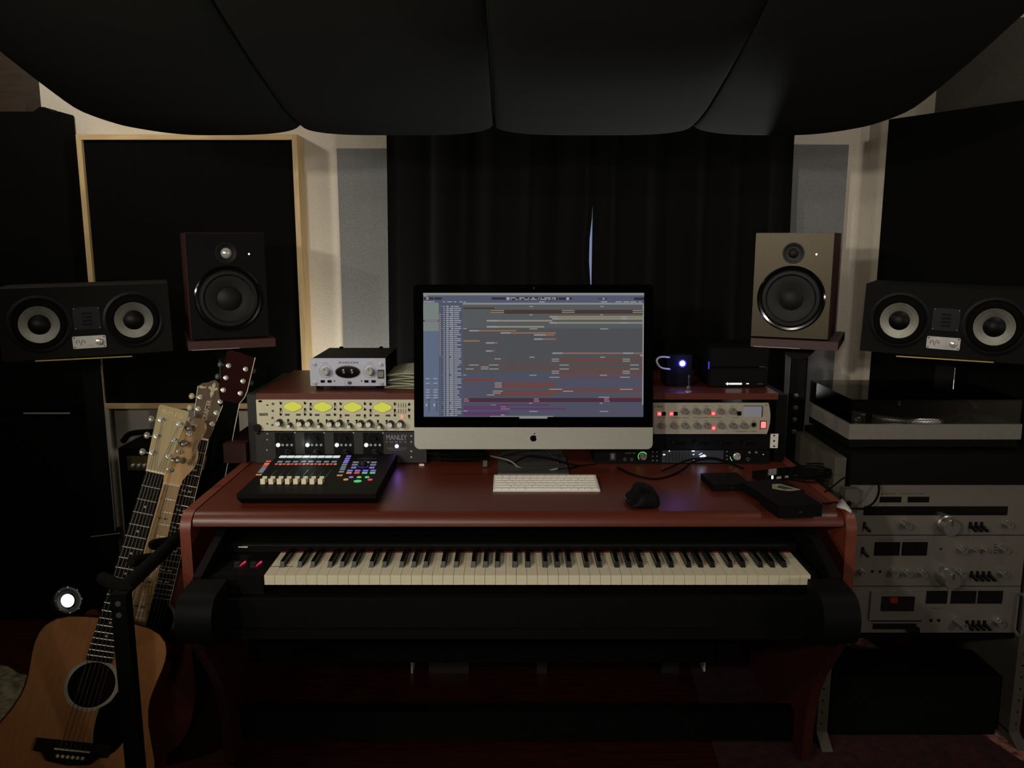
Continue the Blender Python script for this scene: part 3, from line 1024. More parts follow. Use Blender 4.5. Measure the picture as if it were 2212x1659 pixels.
# fruit emblem on the chin
ZE = -.2255
out = []
for k in range(60):
    a = 2 * PI * k / 60
    rr = .0088 * (1 + .06 * math.cos(2 * a) - .10 * math.exp(-((a - PI / 2) / .35) ** 2) - .07 * math.exp(-((a - 3 * PI / 2) / .25) ** 2))
    x, z = rr * math.cos(a) * 1.0, rr * math.sin(a) * 1.05
    dx, dz = x - .0118, z - .0016
    dd = math.hypot(dx, dz)
    if dd < .0052:
        x, z = .0118 + dx / dd * .0052, .0016 + dz / dd * .0052
    out.append((x, ZE - .001 + z))
b = mb().prism(out, 'y', -.0007, -.0001)
b.prism([(.0005, ZE + .0093), (.0040, ZE + .0108), (.0046, ZE + .0142), (.0012, ZE + .0126)], 'y', -.0007, -.0001)
b.put('emblem', 'pick_black', im)
mb().lathe([(.0022, 0), (.0022, .0006), (0, .0006)], (0, 0, .181), (0, -1, 0), 12).put('webcam', 'smoked', im)

# the lit session window, pixel positions taken in a 4.1736x view of the screen
scm = []


def sm(n, r_, g_, b_):
    E('scr_' + n, r_, g_, b_, 1.0)
    scm.append('scr_' + n)
    return len(scm) - 1


c_bar = sm('bar', 128, 130, 128); c_tool = sm('tool', 74, 80, 100); c_tr0 = sm('track_a', 80, 84, 87); c_tr1 = sm('track_b', 72, 73, 78)
c_tr2 = sm('track_c', 72, 73, 92); c_side = sm('side', 86, 98, 122); c_pan = sm('pane', 112, 120, 118); c_hdr = sm('header', 70, 76, 98)
c_txt = sm('text', 148, 150, 152); c_dark = sm('dark', 38, 36, 50); c_brn = sm('brown', 62, 46, 40); c_tan = sm('tan', 134, 128, 108)
c_lt = sm('light', 138, 138, 136); c_or = sm('orange', 132, 98, 80); c_red = sm('rust', 104, 58, 46); c_mar = sm('maroon', 62, 30, 46)
c_pur = sm('purple', 84, 44, 92); c_pink = sm('pink', 170, 110, 128); c_num = sm('num', 46, 44, 58); c_grid = sm('grid', 64, 66, 72)
b = mb()
SX0, SX1, SY0, SY1 = 107.0, 2094.0, 103.0, 1213.0
lv = [0]


def sr(x0, y0, x1, y1, m, lvl=1):
    X = lambda x: -.2985 + (x - SX0) / (SX1 - SX0) * .597
    Z = lambda y: .168 - (y - SY0) / (SY1 - SY0) * .336
    yy = -.0002 - lvl * .00012
    v = [b.bm.verts.new(b.M @ Vector(p)) for p in ((X(x0), yy, Z(y1)), (X(x1), yy, Z(y1)), (X(x1), yy, Z(y0)), (X(x0), yy, Z(y0)))]
    fc = b.bm.faces.new(v)
    fc.material_index = m


sr(107, 103, 2094, 1213, c_tool, 0)
sr(107, 103, 2094, 125, c_bar)
for a, c_, m in ((125, 200, c_tool), (200, 420, c_tr0), (420, 820, c_tr1), (820, 1210, c_tr2)):
    sr(462, a, 2088, c_, m, 1)
sr(462, 191, 2088, 207, c_bar, 2)
sr(107, 190, 247, 345, c_pan); sr(107, 358, 247, 443, c_pan); sr(107, 443, 247, 1205, c_side); sr(107, 345, 247, 358, c_num, 2); sr(120, 349, 240, 354, c_txt, 3)
sr(247, 190, 462, 1205, c_hdr)
for x0, x1 in ((112, 200), (208, 274)):
    sr(x0, 143, x1, 163, c_dark, 2)
sr(134, 141, 156, 163, c_pink, 3)
sr(722, 143, 850, 164, c_dark, 2); sr(858, 141, 884, 166, c_txt, 3); sr(886, 141, 1316, 168, c_dark, 2); sr(1324, 144, 1442, 165, c_dark, 2); sr(1394, 143, 1420, 166, c_txt, 3)
rr = random.Random(5)
for y in (148, 160):
    x = 892
    while x < 1290:
        wd = rr.choice((10, 22, 46, 60))
        sr(x, y - 4, min(x + wd, 1300), y + 4, c_txt, 3)
        x += wd + rr.choice((10, 24, 34))
sr(1680, 152, 1762, 159, c_dark, 2); sr(1722, 148, 1736, 163, c_txt, 3); sr(2004, 144, 2094, 166, c_dark, 2)
sr(112, 127, 145, 134, c_txt, 2); sr(110, 178, 210, 186, c_txt, 2)
for x0, x1 in ((286, 304), (324, 366), (384, 406), (430, 462), (474, 490), (1152, 1200), (1706, 1762), (1838, 1894), (1908, 1960), (1970, 2022), (2046, 2070)):
    sr(x0, 179, x1, 187, c_txt, 3)
for x in range(486, 2086, 14):
    sr(x, 210, x + 1.6, 1205, c_grid, 1.5)
yk = 223
k = 0
while yk < 1200:
    fold = k in (0, 4, 11, 25, 34, 48, 52)
    sr(252, yk - 7, 264, yk + 7, c_num if (k < 4 or k > 24) else c_or, 2)
    sr(255, yk - 3, 262, yk + 3, c_txt, 3)
    sr(288, yk - 4, 300, yk + 4, c_txt, 2)
    if fold: sr(273, yk - 4, 279, yk + 2, c_txt, 2)
    sr(313, yk - 5, 336, yk + 5, c_txt, 2)
    sr(343 if not fold else 355, yk - 5, 378, yk + 5, c_txt, 2)
    sr(384, yk - 4, rr.choice((412, 430, 446, 449)), yk + 4, c_txt, 2)
    yk += 18.05
    k += 1
ST = lambda x0, y, x1, m, h=7, lv=2.5: sr(x0, y - h, x1, y + h, m, lv)
ST(466, 240, 748, c_brn); ST(716, 260, 834, c_tan, 4, 3); ST(716, 277, 834, c_tan, 4, 3)
ST(834, 262, 2086, c_brn, 9); ST(834, 280, 2086, c_brn, 9); ST(716, 268, 834, c_brn, 16)
for x in (1354, 1992):
    for y in (260, 277): ST(x, y, min(x + 116, 2086), c_tan, 4, 3)
for y, a in ((316, 1244), (334, 1268), (370, 1244)):
    ST(a, y, 2086, c_tan); ST(a, y, a + 64, c_lt, 7, 3); ST(1886, y, 1944, c_lt, 7, 3)
ST(678, 351, 1268, c_tan); ST(678, 351, 778, c_lt, 7, 3); ST(678, 405, 1196, c_tan); ST(678, 405, 778, c_lt, 7, 3)
ST(520, 440, 944, c_or, 6); ST(520, 440, 608, c_lt, 6, 3); ST(802, 460, 1300, c_or, 6); ST(802, 460, 892, c_lt, 6, 3)
ST(1104, 478, 1288, c_or, 6); ST(1104, 478, 1208, c_lt, 6, 3); ST(1104, 515, 1300, c_or, 6); ST(1104, 515, 1182, c_lt, 6, 3)
ST(466, 531, 614, c_or, 7); ST(670, 549, 776, c_or, 6); ST(670, 549, 744, c_lt, 6, 3); ST(670, 621, 748, c_or, 6); ST(670, 621, 722, c_lt, 6, 3)
ST(1270, 641, 2084, c_or, 6); ST(1270, 641, 1362, c_lt, 6, 3); ST(1908, 641, 2000, c_lt, 6, 3); ST(2060, 661, 2084, c_lt, 6)
ST(748, 692, 826, c_red, 5); ST(748, 692, 806, c_lt, 4, 3)
for y in (694, 712, 802, 820):
    ST(1264, y, 2084, c_red, 5); ST(1264, y, 1330, c_lt, 4, 3); ST(1904, y, 1970, c_lt, 4, 3)
for y in (747, 782):
    ST(466, y, 2084, c_red, 4); ST(698, y, 784, c_lt, 4, 3); ST(1334, y, 1420, c_lt, 4, 3); ST(1972, y, 2050, c_lt, 4, 3)
    ST(516 - (y > 750) * 30, y, 606 - (y > 750) * 46, c_lt, 4, 3)
ST(624, 764, 694, c_lt, 4); ST(624, 781, 690, c_lt, 4, 3)
for y in (874, 886): ST(466, y, 758, c_red, 5)
for y in (908, 926, 944): ST(750, y, 1298, c_red, 6); ST(750, y, 814, c_lt, 4, 3)
ST(1244, 858, 2080, c_red, 5); ST(1244, 856, 1334, c_lt, 4, 3); ST(1882, 856, 1970, c_lt, 4, 3)
ST(1244, 965, 2080, c_red, 6); ST(1244, 964, 1360, c_lt, 4, 3); ST(1880, 965, 1996, c_lt, 4, 3); ST(1366, 982, 2080, c_red, 6); ST(1366, 982, 1458, c_lt, 4, 3)
ST(732, 982, 1366, c_red, 6); ST(732, 981, 822, c_lt, 4, 3); ST(732, 998, 1320, c_red, 6); ST(732, 998, 804, c_lt, 4, 3); ST(680, 1015, 1274, c_red, 6); ST(680, 1015, 748, c_lt, 4, 3)
ST(1688, 1037, 2080, c_red, 5); ST(1688, 1036, 1786, c_lt, 4, 3)
ST(462, 1052, 2080, c_mar, 8); ST(462, 1070, 2080, c_mar, 8)
for x in (468, 1102, 1738): ST(x, 1052, x + 44, c_pink, 4, 3); ST(x, 1070, x + 50, c_pink, 4, 3)
ST(716, 1106, 1246, c_pur, 6); ST(466, 1122, 870, c_pur, 7); ST(466, 1140, 1390, c_pur, 7); ST(466, 1178, 876, c_pur, 9); ST(466, 1195, 830, c_pur, 5)
for x0, y, x1 in ((716, 1105, 762), (804, 1122, 856), (804, 1141, 886)): ST(x0, y, x1, c_pink, 3, 3)
for y, w1, w2 in ((225, 32, 32), (298, 28, 26), (424, 72, 72), (677, 46, 46), (838, 64, 64), (1090, 24, 26), (1163, 74, 76)):
    ST(1063, y, 1063 + w1, c_lt, 4, 3); ST(1700, y, 1700 + w2, c_lt, 4, 3)
for x0, y, x1 in ((466, 422, 500), (466, 837, 492), (466, 1160, 502), (804, 1195, 838)): ST(x0, y, x1, c_lt, 4, 3)
for y in (868, 910, 968, 990, 1018, 1040):
    for x in (126, 196): sr(x, y - 4, x + 36, y + 4, c_txt, 2)
for x in (126, 196):
    sr(x + 28, 1080, x + 33, 1162, c_dark, 2); sr(x, 1092, x + 14, 1118, c_txt, 2); sr(x + 20, 1056, x + 40, 1064, c_dark, 2)
sr(2082, 208, 2092, 1105, c_lt, 2)
sr(972, 1213, 1226, 1228, c_bar, 1); sr(706, 1204, 1280, 1212, c_bar, 3)
b.put('session_display', scm, im)
light('screen_spill', 'AREA', SC + Vector((0, -.03, .0)), 0.0, (0.7, 0.8, 1.0), 0.3, SC + Vector((0, -1, 0.0)))
bpy.data.objects.remove(bpy.data.objects['screen_spill'])

# ---- slim keyboard
a, c = atz(1065, 1062, .76), atz(1297, 1064, .76)
kb = thing('computer_keyboard', 'slim white computer keyboard on the desk below the monitor', 'keyboard', ((a.x + c.x) / 2, a.y, .76))
W = c.x - a.x
D = .118
MB().hexa([(-W / 2, 0, 0), (W / 2, 0, 0), (W / 2, D, 0), (-W / 2, D, 0), (-W / 2, 0, .0045), (W / 2, 0, .0045), (W / 2, D, .0105), (-W / 2, D, .0105)], bv=.0012).put('base_plate', 'alu_white', kb)
slope = .006 / D
rows = [
    [1.0] * 14,
    [1.0] * 13 + [1.5],
    [1.5] + [1.0] * 13,
    [1.8] + [1.0] * 11 + [1.8],
    [2.35] + [1.0] * 10 + [2.35],
    [1.0, 1.0, 1.0, 1.3, 5.2, 1.3, 1.0, .95, .95, .95],
]
for ri, row in enumerate(rows):
    tot = sum(row)
    x = -W / 2 + .004
    wd = W - .008
    y1 = D - .004 - ri * .0187
    y0 = y1 - .0172
    for kw in row:
        ww = wd * kw / tot
        k = MB()
        zz = .0045 + slope * (y0 + y1) / 2
        k.box(x + .0007, x + ww - .0007, y0, y1, zz - .0004, zz + .0016, bv=.0006, seg=1)
        k.put('key_cap', 'key_white', kb)
        x += ww

# ---- sculpted mouse
m0 = atz(1390, 1098, .76)
ms = thing('vertical_mouse', 'black sculpted vertical mouse on the desk right of the white keyboard', 'mouse', (m0.x, m0.y + .04, .76), rz=.1)
b = MB()
prof_m = [(-.037, 0), (-.039, .010), (-.030, .019), (-.019, .026), (-.014, .046), (.006, .047), (.026, .040), (.038, .028), (.039, .010), (.036, 0)]
stations = [(-.052, .80, .55, 0), (-.040, .97, .86, 0), (-.015, 1.0, 1.0, 0), (.015, 1.0, 1.0, .002), (.040, .92, .95, .003), (.054, .74, .72, .004)]
rings_ = [[b.bm.verts.new((p_[0] * sx_ + dx_, y_, p_[1] * sz_)) for p_ in prof_m] for y_, sx_, sz_, dx_ in stations]
for r0_, r1_ in zip(rings_, rings_[1:]):
    for k in range(len(prof_m)):
        k2 = (k + 1) % len(prof_m)
        b.bm.faces.new([r0_[k], r0_[k2], r1_[k2], r1_[k]])
b.bm.faces.new(rings_[0][::-1])
b.bm.faces.new(rings_[-1])
so = b.put('shell', 'black_satin', ms, ang=80)
md = so.modifiers.new('smooth', 'SUBSURF')
md.levels = md.render_levels = 2
MB().tube([(-.028, -.035, .012), (-.0365, -.01, .012), (-.035, .03, .012)], .0022, seg=8).put('side_trim', 'black_gloss', ms)
MB().box(.000, .007, -.038, -.020, .032, .0445, bv=.003).put('scroll_wheel', 'rubber', ms)

# ---- lit fader control surface
ZS = .793
fl, frt = atz(511, 1067, ZS), atz(812, 1065, ZS)
bk = atz(838, 981, ZS)
fp = thing('fader_controller', 'black control surface with eight faders and lit coloured buttons on the left of the desk', 'control surface', ((fl.x + frt.x) / 2, fl.y, .76))
FX, FY = fp.location.x, fp.location.y
hwf = (frt.x - fl.x) / 2
dep = bk.y - fl.y
MB().prism([(.03, 0), (dep - .01, 0), (dep, .006), (dep, .033), (0, .033), (0, .022), (.004, .018)], 'x', -hwf, hwf, bv=.003).put('body', 'black_satin', fp)


def loc2(px, py, z=ZS):
    p = atz(px, py, z)
    return p.x - FX, p.y - FY


F6 = lambda x, y: (500 + x / 6.144, 970 + y / 6.144)


def key(x, y, w_, d_, m, name='lit_button', h=.0018, round_=False, sk=0.0):
    lx, ly = loc2(*F6(x, y))
    b = MB()
    if round_:
        b.lathe([(w_, 0), (w_, h * .7), (w_ * .85, h), (0, h)], (lx, ly, .0331), (0, 0, 1), 20, sy=d_)
    else:
        b.box(lx - w_, lx + w_, ly - d_, ly + d_, .0331, .0331 + h, bv=.0006, seg=1)
    return b.put(name, m, fp)


for k in range(8):
    key(686 + k * 101, 106, .0092, .0098, 'strip_white', 'scribble_display')
    key(646 + k * 102.5, 172, .0066, .0052, 'led_grey')
    key(597 + k * 104, 204, .0034, .0042, 'led_red')
    key(650 + k * 104, 205, .0034, .0042, 'led_orange')
    x0, y0 = loc2(*F6(583 + k * 104.3, 275)); x1, y1 = loc2(*F6(445 + k * 107, 470))
    MB().box((x0 + x1) / 2 - .0011, (x0 + x1) / 2 + .0011, y1, y0, .0331, .0336).put('fader_slot', 'smoked', fp)
    lx, ly = loc2(*F6(432 + k * 111, 452))
    lx = (x0 + x1) / 2
    b = MB()
    b.prism([(ly - .012, .0335), (ly + .012, .0335), (ly + .0115, .0475), (ly + .006, .0445), (ly - .004, .0445), (ly - .0115, .0475)], 'x', lx - .0056, lx + .0056, bv=.0008)
    b.put('fader_cap', 'ivory', fp)
for k, (x, y, m) in enumerate(((490, 168, 'led_red'), (468, 201, 'led_orange'), (448, 227, 'led_red'), (430, 256, 'led_grey'), (410, 282, 'led_grey'), (390, 308, 'led_grey'), (364, 343, 'led_orange'))):
    key(x, y, .0064, .0050, m)
key(364, 340, .0040, .0022, 'smoked', 'button_legend', .0022)
for k, (x, y, m) in enumerate(((1555, 100, 'led_purple'), (1541, 130, 'led_purple'), (1528, 157, 'led_purple'), (1514, 182, 'led_purple'), (1500, 212, 'led_grey'), (1487, 243, 'led_grey'), (1475, 272, 'led_grey'), (1460, 306, 'led_grey'), (1437, 352, 'led_orange'))):
    key(x, y, .0064, .0050, m)
key(1437, 349, .0040, .0022, 'smoked', 'button_legend', .0022)
for x, y in ((1650, 180), (1890, 181), (1637, 213), (1880, 214), (1795, 180)):
    key(x, y, .0074, .0046, 'led_grey')
for x, y in ((1622, 250), (1864, 251)):
    key(x, y, .0064, .0055, 'led_purple')
for k in range(4):
    key(1572 + k * 103, 291, .0068, .0048, 'led_purple')
    key(1560 + k * 104, 321, .0066, .0048, ('led_orange', 'led_red', 'led_teal', 'led_green')[k])
for x, m in ((1588, 'led_purple'), (1694, 'led_green'), (1800, 'led_green')):
    key(x, 377, .0060, 1.1, m, round_=True)
key(1518, 408, .0064, 1.1, 'led_orange', round_=True)
key(1841, 410, .0062, 1.1, 'led_red', round_=True)
key(1674, 430, .0100, .95, 'led_green', 'play_button', round_=True)
lx, ly = loc2(*F6(1748, 232))
MB().lathe([(.0118, 0), (.0112, .010), (.0100, .0135), (0, .0135)], (lx, ly, .0331), (0, 0, 1), 28).put('navigation_knob', 'black_plastic', fp)
MB().lathe([(.0135, 0), (.0135, .0008), (.0118, .0008)], (lx, ly, .0331), (0, 0, 1), 28).put('knob_glow_ring', 'blue_slit', fp)
lx, ly = loc2(*F6(1795, 130))
text('FADERPORT 8', fp, 'ink_light', (lx, ly, .0334), width=.052, size=.0045, rot=(0, 0, 0))
light('button_glow', 'POINT', atz(660, 985, .79) + Vector((0, .02, .03)), 0.05, (0.85, 0.95, 1.0), 0.01)

# ================================================================== STAGE KEYBOARD IN THE TRAY
KX0, KX1, KYF, KYB, KZ = -.5528, .6662, 1.746, 1.884, .6565
mk = thing('midi_keyboard', 'black eighty-eight key piano keyboard in the desk tray', 'piano keyboard', (.02, KYF, .5455))
ox, oy, oz = .02, KYF, .5455
b = MB()
b.box(-.692 - ox + .0, .681 - ox, -.028, .012, 0, .066, bv=.004)            # front rail
b.box(-.692 - ox, .681 - ox, .010, .30, 0, .066)
b.box(-.692 - ox, .681 - ox, .142, .30, .064, .132, bv=.004)
b.put('case', 'black_satin', mk)
MB().box(-.692 - ox, KX0 - .002 - ox, .0, .1415, .0665, KZ - oz, bv=.002).put('wheel_block', 'black_plastic', mk)
MB().box(KX1 + .002 - ox, .681 - ox, .0, .1415, .0665, KZ - oz + .003, bv=.002).put('end_block', 'black_plastic', mk)
MB().box(KX0 - ox, KX1 - ox, KYB - oy - .003, KYB - oy + .003, .09, KZ - oz + .0012).put('felt_strip', 'red_felt', mk)
MB().box(-.645 - ox, .66 - ox, .1405, .1430, KZ - oz + .0155, KZ - oz + .0170).put('trim_strip', 'panel_dark', mk)
MB().box(-.69 - ox + .02, -.66 - ox + .012, -.0300, -.0285, .060, .0635).put('trim_tip', 'alu_white', mk)
ww = (KX1 - KX0) / 52
blk = []
pat = [1, 0, 1, 1, 0, 1, 1]     # A-B: black after A(1) B(0) C(1) D(1) E(0) F(1) G(1)
off = {0: .0, 2: -.0030, 3: .0030, 5: -.0035, 6: 0.0}
hblk = .0059
names = []
for i in range(52):
    has = pat[i % 7] and i < 51
    xl_ = KX0 + i * ww
    def bx_(i_):
        return KX0 + (i_ + 1) * ww + {0: .0035, 2: -.0030, 3: .0030, 5: -.0040, 6: 0.0}[i_ % 7]
    L = xl_ + .0004
    Rr = xl_ + ww - .0004
    bl_ = L
    br_ = Rr
    if i > 0 and pat[(i - 1) % 7]:
        bl_ = max(L, bx_(i - 1) + hblk + .0004)
    if has:
        br_ = min(Rr, bx_(i) - hblk - .0004)
    yb_ = KYB - oy - .0035
    yk = 1.790 - oy
    pts = [(L - ox, 0), (Rr - ox, 0), (Rr - ox, yk), (br_ - ox, yk), (br_ - ox, yb_), (bl_ - ox, yb_), (bl_ - ox, yk), (L - ox, yk)]
    cl = [pts[0]]
    for p in pts[1:]:
        if abs(p[0] - cl[-1][0]) + abs(p[1] - cl[-1][1]) > 1e-5:
            cl.append(p)
    MB().prism(cl, 'z', KZ - oz - .0225, KZ - oz, bv=.0006, seg=1).put('white_key', 'ivory', mk)
    if has:
        blk.append(bx_(i))
for x in blk:
    b = MB()
    z0 = KZ - oz + .0003
    h = .0125
    b.hexa([(x - hblk - ox, 1.791 - oy, z0 - .008), (x + hblk - ox, 1.791 - oy, z0 - .008), (x + hblk - ox, KYB - oy - .0035, z0 - .008), (x - hblk - ox, KYB - oy - .0035, z0 - .008),
            (x - hblk * .75 - ox, 1.7975 - oy, z0 + h - .001), (x + hblk * .75 - ox, 1.7975 - oy, z0 + h - .001), (x + hblk * .75 - ox, KYB - oy - .0035, z0 + h), (x - hblk * .75 - ox, KYB - oy - .0035, z0 + h)], bv=.0012)
    b.put('black_key', 'ebony_key', mk)
for px in (515, 550):
    p = atz(px, 1219, KZ)
    b = MB().box(p.x - ox - .011, p.x - ox + .011, p.y - oy - .018, p.y - oy + .020, KZ - oz - .002, KZ - oz + .0006)
    b.put('wheel_slot', 'smoked', mk)
    wh = MB().cyl((p.x - ox - .007, p.y - oy, KZ - oz - .010), (p.x - ox + .007, p.y - oy, KZ - oz - .010), .019, seg=28, bv=.001).put('control_wheel', 'black_plastic', mk)
    MB().prism([(p.x - ox + .008, p.y - oy - .016), (p.x - ox + .010, p.y - oy - .004), (p.x - ox + .0135, p.y - oy + .004), (p.x - ox + .014, p.y - oy + .012), (p.x - ox + .011, p.y - oy + .015), (p.x - ox + .0085, p.y - oy + .004)], 'z', KZ - oz + .0007, KZ - oz + .0030).put('wheel_light', 'wheel_red', mk)
p = atz(517, 1191, KZ + .014)
MB().prism([(p.x - ox - .012, .1375), (p.x - ox + .010, .1365), (p.x - ox + .011, .1395), (p.x - ox - .004, .1385)], 'z', KZ - oz + .012, KZ - oz + .0145).put('corner_clip', 'alu_white', mk)
p = atz(608, 1224, KZ)
st = MB().tube([(p.x - ox - .030, p.y - oy - .001, KZ - oz + .0006), (p.x - ox, p.y - oy, KZ - oz + .0008), (p.x - ox + .028, p.y - oy - .001, KZ - oz + .0006)], .0005, seg=6)
st.put('key_mark_line', 'mahogany', mk)
MB().ball((p.x - ox + .010, p.y - oy - .001, KZ - oz + .001), .0024, (1, 1.6, .4), 10).put('key_mark', 'led_hotred' if False else 'red_felt', mk)

# ================================================================== THINGS ON THE RIGHT OF THE DESK
def drive(pts, z0, h, label, rot=0, sticker=False):
    """box from the front-left and front-right spot of its top"""
    zt_ = z0 + h
    a, c = atz(*pts[0], zt_), atz(*pts[1], zt_)
    d = (c - a); W_ = d.length
    ang = math.atan2(d.y, d.x)
    o = thing('external_drive', label, 'external drive', (a.x, a.y, z0), rz=ang, group=None)
    MB().box(0, W_, 0, pts[2], 0.0012, h, bv=.004, seg=3).put('case', 'black_satin', o)
    b = MB()
    for x in (.012, W_ - .012):
        for y in (.012, pts[2] - .012):
            b.cyl((x, y, 0), (x, y, .002), .005, seg=10)
    b.put('feet', 'rubber', o)
    MB().box(W_ * .5 - .004, W_ * .5 + .004, -.0004, 0, h * .4, h * .55).put('indicator', 'panel_dark', o)
    return o


drive(((1541, 1047), (1622, 1045), .105), .76, .019, 'black external drive lying flat, leftmost of the drives on the desk')
d2 = drive(((1650, 1068), (1738, 1061), .110), .76, .026, 'black external drive with a torn pale sticker on top')
drive(((1683, 1094), (1777, 1090), .105), .76, .030, 'black external drive nearest the front edge of the desk')
st = MB().prism([(.045, .038), (.060, .020), (.078, .008), (.108, .012), (.098, .036), (.086, .066), (.064, .070)], 'z', .0262, .0270)
st.put('sticker', 'label_tan', d2)
MB().prism([(.060, .040), (.070, .022), (.092, .020), (.088, .034), (.074, .056)], 'z', .0270, .0274).put('sticker_print', 'ink', d2)

hub = thing('usb_hub', 'small black hub with a blue light behind the drives on the desk', 'hub', tuple(atz(1700, 1038, .76)), rz=.35)
MB().box(-.075, .075, 0, .05, 0, .020, bv=.003).put('case', 'black_gloss', hub)
MB().box(-.050, -.046, -.001, .004, .010, .018).put('light', 'led_blue_white', hub)
for k in range(4):
    MB().box(-.034 + k * .027, -.020 + k * .027, -.001, 0, .008, .014).put('socket', 'chrome', hub)
tag_ = thing('paper_tag', 'white paper tag on a cable at the right front corner of the desk', 'tag', tuple(atz(1822, 1092, .764)))
p = [atz(x, y, .775) - tag_.location for x, y in ((1811, 1075), (1820, 1077), (1840, 1098), (1839, 1103), (1826, 1101), (1808, 1088))]
b = MB()
v = [b.bm.verts.new((q_.x, q_.y, .002 + .010 * math.sin(i * 1.9) ** 2)) for i, q_ in enumerate(p)]
cc = b.bm.verts.new((sum(q_.x for q_ in p) / 6, sum(q_.y for q_ in p) / 6, .012))
for i in range(6):
    b.bm.faces.new([v[i], v[(i + 1) % 6], cc])
b.put('paper', 'paper_white', tag_, thick=.0008)


def cable(pts, r, label, m='rubber', name='cable', cat='cable', n=8):
    pts = [Vector(q_) for q_ in pts]
    o = MB().tube(pts, r, seg=8, n=n).put(name, m, loc=pts[0], ang=80)
    return tag(o, label, cat)


Z = lambda x, y, h=.003: atz(x, y, .76 + h) 
cable([Z(1778, 1088, .012), Z(1792, 1087), Z(1803, 1085), Z(1815, 1088, .006), Z(1838, 1098, .006), Z(1856, 1098, .006)], .0022, 'thin black cable running off the right front corner of the desk')
cable([at(1782, 1062, 2.02), at(1800, 1050, 2.05), at(1822, 1033, 2.06), at(1842, 1026, 2.09)], .0022, 'thin black cable from the drives across the side of the hifi rack')
rr = random.Random(11)
hp = thing('cable_heap', 'heap of coiled black cable on the desk behind the external drives', 'cables')
for j in range(3):
    pts = []
    c = Z(1745 + 12 * j, 1042 - 6 * j)
    for k in range(22):
        a = k * .9 + j
        pts.append((c.x + (.045 + rr.uniform(-.008, .008)) * math.cos(a), c.y + .01 + (.030 + rr.uniform(-.006, .006)) * math.sin(a), .7625 + .0026 * k * .45 + rr.uniform(0, .003) + .001 * j))
    MB().tube(pts, .0022, seg=8, n=8).put('cable_coil', 'rubber', hp, ang=80)
# cables behind and under the monitor
hp = thing('cable_bundle', 'bundle of coiled black cables on the desk left of the monitor stand', 'cables')
for j in range(5):
    pts = []
    c = Z(1000 - 8 * j, 1007)
    for k in range(20):
        a = k * .85 + j * 1.3
        pts.append((c.x + (.066 + rr.uniform(-.012, .012)) * math.cos(a), c.y + .05 + (.030 + rr.uniform(-.008, .008)) * math.sin(a), .7635 + .0024 * k * .7 + .004 * j + rr.uniform(0, .004)))
    MB().tube(pts, .0027, seg=8, n=8).put('cable_coil', 'rubber', hp, ang=80)
cable([at(1085, 988, 2.32), at(1105, 1002, 2.28), at(1135, 1014, 2.24), at(1175, 1018, 2.22), at(1225, 1012, 2.24), at(1260, 1006, 2.28), at(1285, 1003, 2.29)], .0030, 'black cable looping in front of the monitor stand')
cable([at(1060, 985, 2.33), at(1100, 995, 2.28), at(1122, 1010, 2.25), at(1150, 1017, 2.23), at(1180, 1017, 2.225), at(1205, 1012, 2.22)], .0028, 'grey cable looping in front of the monitor stand', 'knob_grey')
cable([at(1075, 984, 2.34), at(1130, 974, 2.31), at(1175, 974, 2.30), at(1198, 990, 2.29), at(1209, 1008, 2.28)], .0026, 'dark grey cable arching under the monitor', 'panel_dark')
cable([at(1110, 1000, 2.27), at(1140, 986, 2.27), at(1185, 990, 2.27), at(1225, 1001, 2.28), at(1262, 1010, 2.27), at(1250, 1016, 2.25), at(1232, 1012, 2.26)], .0034, 'thick black cable curled behind the white keyboard')
cable([Z(1335, 1010), Z(1358, 1022), Z(1392, 1032), Z(1420, 1034), Z(1452, 1026), Z(1478, 1012, .01), at(1497, 998, 2.24), at(1530, 991, 2.26), at(1560, 996, 2.26), at(1590, 1006, 2.27), Z(1605, 1012)], .0030, 'black cable looping over the desk in front of the lit interface')
cable([Z(1430, 1017), Z(1450, 1009, .008), at(1480, 996, 2.26), at(1510, 990, 2.27), at(1545, 990, 2.275), at(1575, 1000, 2.275)], .0028, 'second black cable crossing the face of the lit interface')
plug = at(1048, 1002, 2.26)
tag(MB().box(plug.x - .006, plug.x + .006, plug.y - .004, plug.y + .004, plug.z - .007, plug.z + .010, bv=.001).put('cable_plug', 'stand_alu', loc=plug), 'shiny metal cable plug in the bundle left of the monitor stand', 'plug')
c0, c1 = at(948, 1002, 2.50), at(1279, 965, 2.50)
bxo = thing('storage_box', 'pale translucent box on the desk behind the monitor stand', 'box', ((c0.x + c1.x) / 2, 2.50, .76))
hwb = (c1.x - c0.x) / 2
MB().box(-hwb, hwb, 0, .12, 0, .062, bv=.006).put('tub', 'knob_grey', bxo)
MB().box(-hwb - .003, hwb + .003, -.003, .123, .0622, .070, bv=.003).put('lid', 'panel_dark', bxo)
e = Face(bxo, 2.30)
wt = at(911, 1000, 2.285)
tag(MB().box(wt.x - .007, wt.x + .007, wt.y - .004, wt.y + .004, .7602, .7640, bv=.0008).put('metal_bracket', 'alu_white', loc=(wt.x, wt.y, .76)), 'tiny bright metal bracket at the foot of the left hutch', 'bracket')

